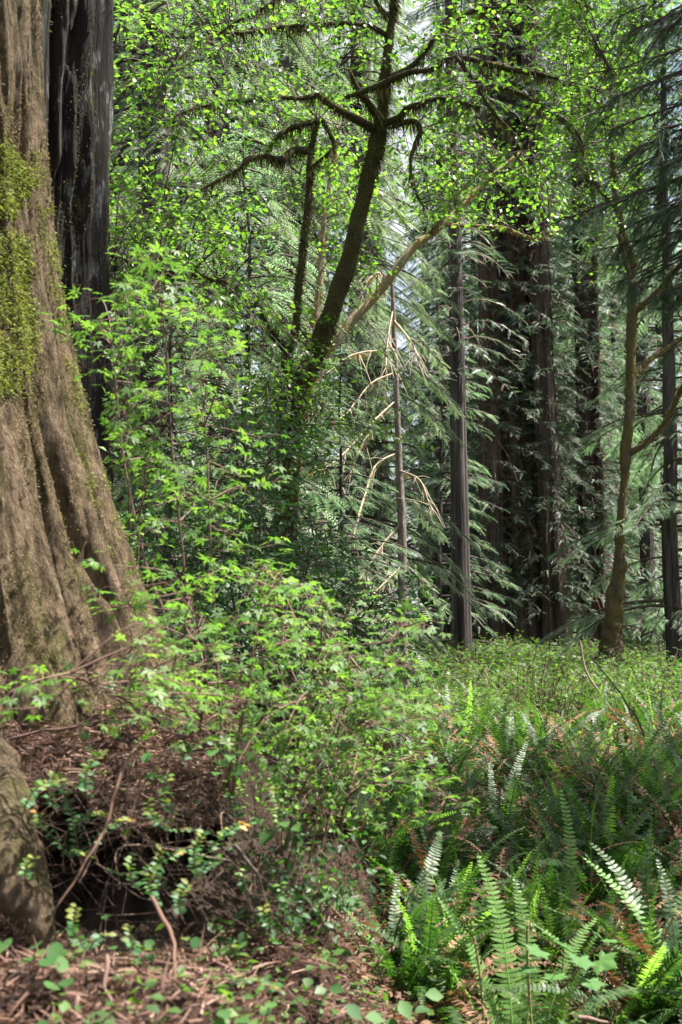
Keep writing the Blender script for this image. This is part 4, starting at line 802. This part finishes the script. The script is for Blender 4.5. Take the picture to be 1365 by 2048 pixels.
rosette('pair of broad green leaves at the right of the dark hollow', [(528, 1638), (565, 1645), (545, 1658), (590, 1650)], 3.5, 4, (.045, .065), T_oval(.7), 'lf_round')
rosette('flat shiny leaves above the orange-tipped sprigs', [(255, 1530), (290, 1528), (180, 1565), (300, 1545)], 3.5, 5, (.04, .06), T_oval(.7), 'lf_round')
rosette('big pale lobed leaves under the sunlit fern frond at the lower right', [(1080, 1900), (1130, 1890), (1060, 1935), (1160, 1915), (1215, 1880), (1200, 1920), (1110, 1950), (1180, 1960)], 4.35, 6, (.055, .085), T_lobed(), 'lf_round', 'thimbleberry_plant', .3)
rosette('single bright lobed leaf catching the sun among ferns at the right edge', [(1300, 1592), (1325, 1590), (1270, 1598)], 8.2, 7, (.08, .11), T_lobed(), 'lf_vine', 'thimbleberry_plant', .3)
rosette('broad leaves along the bottom edge left of centre', [(330, 2030), (400, 2040), (440, 2020), (300, 2005), (365, 2010), (470, 2040)], 2.65, 8, (.045, .06), T_oval(.75), 'lf_round')
rosette('low broad leaves at the bottom centre', [(545, 1955), (560, 1965), (610, 2000), (640, 2020), (660, 1975), (690, 2010), (580, 2030), (730, 2035)], 3.3, 9, (.045, .065), T_oval(.75), 'lf_round')
rosette('pale leaved herb at the foot of the bank left of the ferns', [(690, 1990), (720, 1975), (760, 2010), (800, 2000), (830, 2025), (780, 2035), (850, 1990)], 3.9, 10, (.05, .075), T_oval(.7), 'lf_round')
rosette('small herb with light leaves in the shaded gap below the bank', [(600, 1830), (640, 1820), (655, 1845), (690, 1800), (660, 1785)], 4.2, 11, (.045, .07), T_lobed(), 'lf_round')
shrub('huckleberry_bush', 'low twiggy bush with small dark leaves at the right foot of the bank', [[(560, 1850, 3.7), (600, 1770, 3.75), (640, 1700, 3.8)], [(620, 1890, 3.8), (670, 1800, 3.9), (700, 1740, 4)], [(500, 1800, 3.5), (520, 1740, 3.55), (560, 1690, 3.6)]],
    [(480, 1680, 640, 1840, 3.45, 3.8, 20), (580, 1680, 760, 1860, 3.7, 4.3, 26)], 'lf_dark', 78, T_oval(.6), (.018, .034), 11, 3.8, tmax=.35, twr=.002, w0=4)
rng = np.random.default_rng(123)
for k in range(26):
    px, py = rng.uniform(40, 640), rng.uniform(1500, 2000); d = float(np.interp(py, [1480, 1560, 1830, 2048], [3.95, 3.5, 3.35, 2.75])) - rng.uniform(.05, .25) + (.4 if px > 420 else 0); a = rng.choice([-1, 1]) * rng.uniform(.2, 1.2) - 1.57; L = rng.uniform(40, 110)
    pts = [(px + L * q * math.cos(a + .5 * q * q), py + L * q * math.sin(a + .5 * q * q)) for q in (0, .33, .66, 1)]
    sprig('small green huckleberry sprig rooted in the duff bank', pts, d, 400 + k, int(L / 4), (.014, .026), top=.84)
for o in C.objects:
    if o.get('label') == 'small green huckleberry sprig rooted in the duff bank': o['group'] = 'green sprigs of the duff bank'
for k, (px, py, d) in enumerate([(250, 1960, 2.9), (130, 1985, 2.7), (330, 1930, 3.05), (420, 1900, 3.3), (500, 1880, 3.6), (200, 1870, 3.1), (280, 1900, 3.1), (560, 1900, 3.8), (480, 1990, 3.1), (610, 1930, 3.7), (380, 1975, 2.9), (520, 2010, 3.0)]):
    rosette('small round-leaved herb sprouting from the litter of the bank', [(px + rng.normal() * 28, py + rng.normal() * 14) for _ in range(6)], d, 60 + k, (.022, .04), T_round() if k % 2 else T_oval(.75))
for o in C.objects:
    if o.get('label') == 'small round-leaved herb sprouting from the litter of the bank': o['group'] = 'small herbs on the bank'
def stick(label, pts, d, mat='twig_red', w0=6, d1=None, sides=7):
    n_ = len(pts); m = MB(); path = smooth_path(px_path([(x, y, w0 * (1 - .55 * i / (n_ - 1))) for i, (x, y) in enumerate(pts)], d, d1), 7); path[:, :3] += (np.stack([vnoise(path[:, :3] * 22, k) for k in range(3)], -1) - .5) * .012
    tube(m, path, sides, .3, 40, 1); base = path[0, :3].copy(); m.v[0] = m.v[0] - base; o = m.build('stick', M[mat]); o.location = tuple(base); tag(o, label, 'stick')
stick('thin reddish stick slanting down the face of the bank', [(284, 1484), (249, 1534), (214, 1639), (184, 1703), (110, 1823)], 3.35, 'twig_brown', 9, 3.1)
stick('thick bent brown stick standing at the foot of the dark hollow', [(304, 1798), (339, 1868), (351, 1927), (352, 2055)], 3.0, 'twig_brown', 10, 2.7)
stick('pale twisted root end lying on the duff at the bottom left', [(212, 1915), (216, 1940), (208, 1977), (219, 2002), (252, 2036)], 2.75, 'twig_red', 10, 2.65)
stick('long thin brown stick lying along the top lip of the bank', [(20, 1482), (90, 1462), (170, 1447), (235, 1430)], 3.9, 'twig_red', 7)
stick('fallen branch crossing the litter at the edge of the ferns', [(745, 1930), (800, 1890), (850, 1865), (895, 1838)], 4.7, 'twig_red', 9, 5)
stick('short pale stick at the bottom right corner of the litter', [(1160, 2036), (1190, 2042), (1225, 2046)], 4.5, 'twig_red', 12)
stick('slanting stick right of the dark hollow', [(470, 1690), (510, 1740), (530, 1790), (545, 1830)], 3.5, 'twig', 9)
stick('grey fallen stick among the ferns at the far right', [(1160, 1280), (1172, 1340), (1210, 1400), (1240, 1440)], 17, 'twig_pale', 5)
stick('thin bare sapling stem rising from the ferns at the right', [(1280, 1600), (1290, 1480), (1250, 1400), (1180, 1310)], 10, 'twig', 5, 10.5)
stick('bare reddish twig stem left of the huckleberry on the bank', [(345, 1400), (350, 1330), (362, 1270), (385, 1200)], 3.8, 'twig_red', 6)

def litter():
    rng = np.random.default_rng(5)
    # needles and twiglets on the bank
    n = 60000; x = rng.uniform(-1.6, .75, n); y = 2.1 + 3.2 * rng.random(n) ** 1.25; s, u, _ = mound_masks(x, y); k = (s > .15) & ((u < .02) | (u > .98)) ; x, y, u = x[k], y[k], u[k]; n = len(x)
    z = H(x, y) + bank_bump(x, y) + rng.uniform(-.02, .04, n); b = np.stack([x, y, z], -1); d = rng.normal(size=(n, 3)) * np.array([1, 1, .35])
    mb = MB(); blades(mb, b, d, rng.uniform(.03, .14, n) * rng.uniform(.4, 1, n), .0016 + .0022 * rng.random(n) ** 2, rng, .25); tag(mb.build('needle_litter', M['litter']), 'red-brown needles and twigs covering the bank at the lower left', 'litter', kind='stuff')
    # rootlets hanging over the undercut face
    mb = MB()
    for i in range(420):
        x0 = rng.uniform(-1.5, .25); ys = np.linspace(3.2, 4.6, 60); _, uu, _ = mound_masks(np.full(60, x0), ys); j = np.argmax(uu > .9)
        if uu[j] <= .9: continue
        o = np.array([x0, ys[j] + rng.uniform(-.02, .12), float(H(x0, ys[j] + .05)) + rng.uniform(-.04, .03)]); L = rng.uniform(.03, .42) * rng.random() ** .5
        e = o + np.array([rng.normal() * .2, -rng.uniform(-.05, .14), -L]); m_ = (o + e) / 2 + np.array([rng.normal() * .05, -.07, .03]); r0 = rng.choice([.001, .0014, .002, .004], p=[.45, .35, .17, .03])
        tube(mb, smooth_path([(*o, r0), (*m_, r0 * .8), (*e, r0 * .4)], 4), 3, rnd=rng.random() * .8, cap=False)
    for i in range(110):                                        # loose roots criss-crossing the hollow
        x0 = rng.uniform(-1.2, -.3); o = np.array([x0, rng.uniform(3.35, 3.75), rng.uniform(.72, 1.1)]); a = rng.normal(size=3) * np.array([1, .4, .6]); e = o + unit(a) * rng.uniform(.08, .35); r0 = rng.uniform(.001, .0024)
        tube(mb, smooth_path([(*o, r0), (*((o + e) / 2 + rng.normal(size=3) * .07), r0 * .9), (*e, r0 * .4)], 5), 4, rnd=rng.random(), cap=False)
    tag(mb.build('hanging_rootlets', M['root']), 'tangle of fine roots hanging over the dark hollow in the bank', 'roots', kind='stuff')
    # dead leaves and bits between the ferns
    n = 9000; d = 3.6 + 14 * rng.random(n) ** 1.4; px = rng.uniform(480, 1420, n); x = (px - 682.5) / FPX * d; s, u, _ = mound_masks(x, d); k = s < .6; x, d = x[k], d[k]; n = len(x)
    l = rng.uniform(.02, .06, n); mb = MB(); mb.inst(*T_oval(.5), frames(rng.normal(size=(n, 3)) * [1, 1, .4], np.array([0, 0, 1.]) + rng.normal(size=(n, 3)) * .5, l, l), np.stack([x, d, H(x, d) + rng.uniform(.0, .1, n)], -1), rng.random(n))
    tag(mb.build('leaf_litter', M['dead_leaf']), 'brown dead leaves strewn between the ferns', 'litter', kind='stuff')
    # low green cover
    n = 32000; d = 2.5 + 56 * rng.random(n) ** 1.9; px = rng.uniform(100, 1750, n); x = (px - 682.5) / FPX * d; s, u, _ = mound_masks(x, d); k = (s < .5) | (rng.random(n) < np.where(px > 430, .75, .1)); x, d = x[k], d[k]; n = len(x)
    s = s[k]; l = rng.uniform(.02, .05, n) * (.8 + d * .04); mb = MB(); mb.inst(*T_oval(.75), frames(rng.normal(size=(n, 3)) * [1, 1, .25], np.array([0, 0, 1.]) + rng.normal(size=(n, 3)) * .45, l, l), np.stack([x, d, H(x, d) + np.where(s > .2, bank_bump(x, d), 0) + rng.uniform(.02, .2, n) * np.where(s > .2, .4, 1)], -1), rng.random(n))
    tag(mb.build('ground_cover', M['lf_berry']), 'low green leaves covering the forest floor', 'ground cover', kind='stuff')
litter()
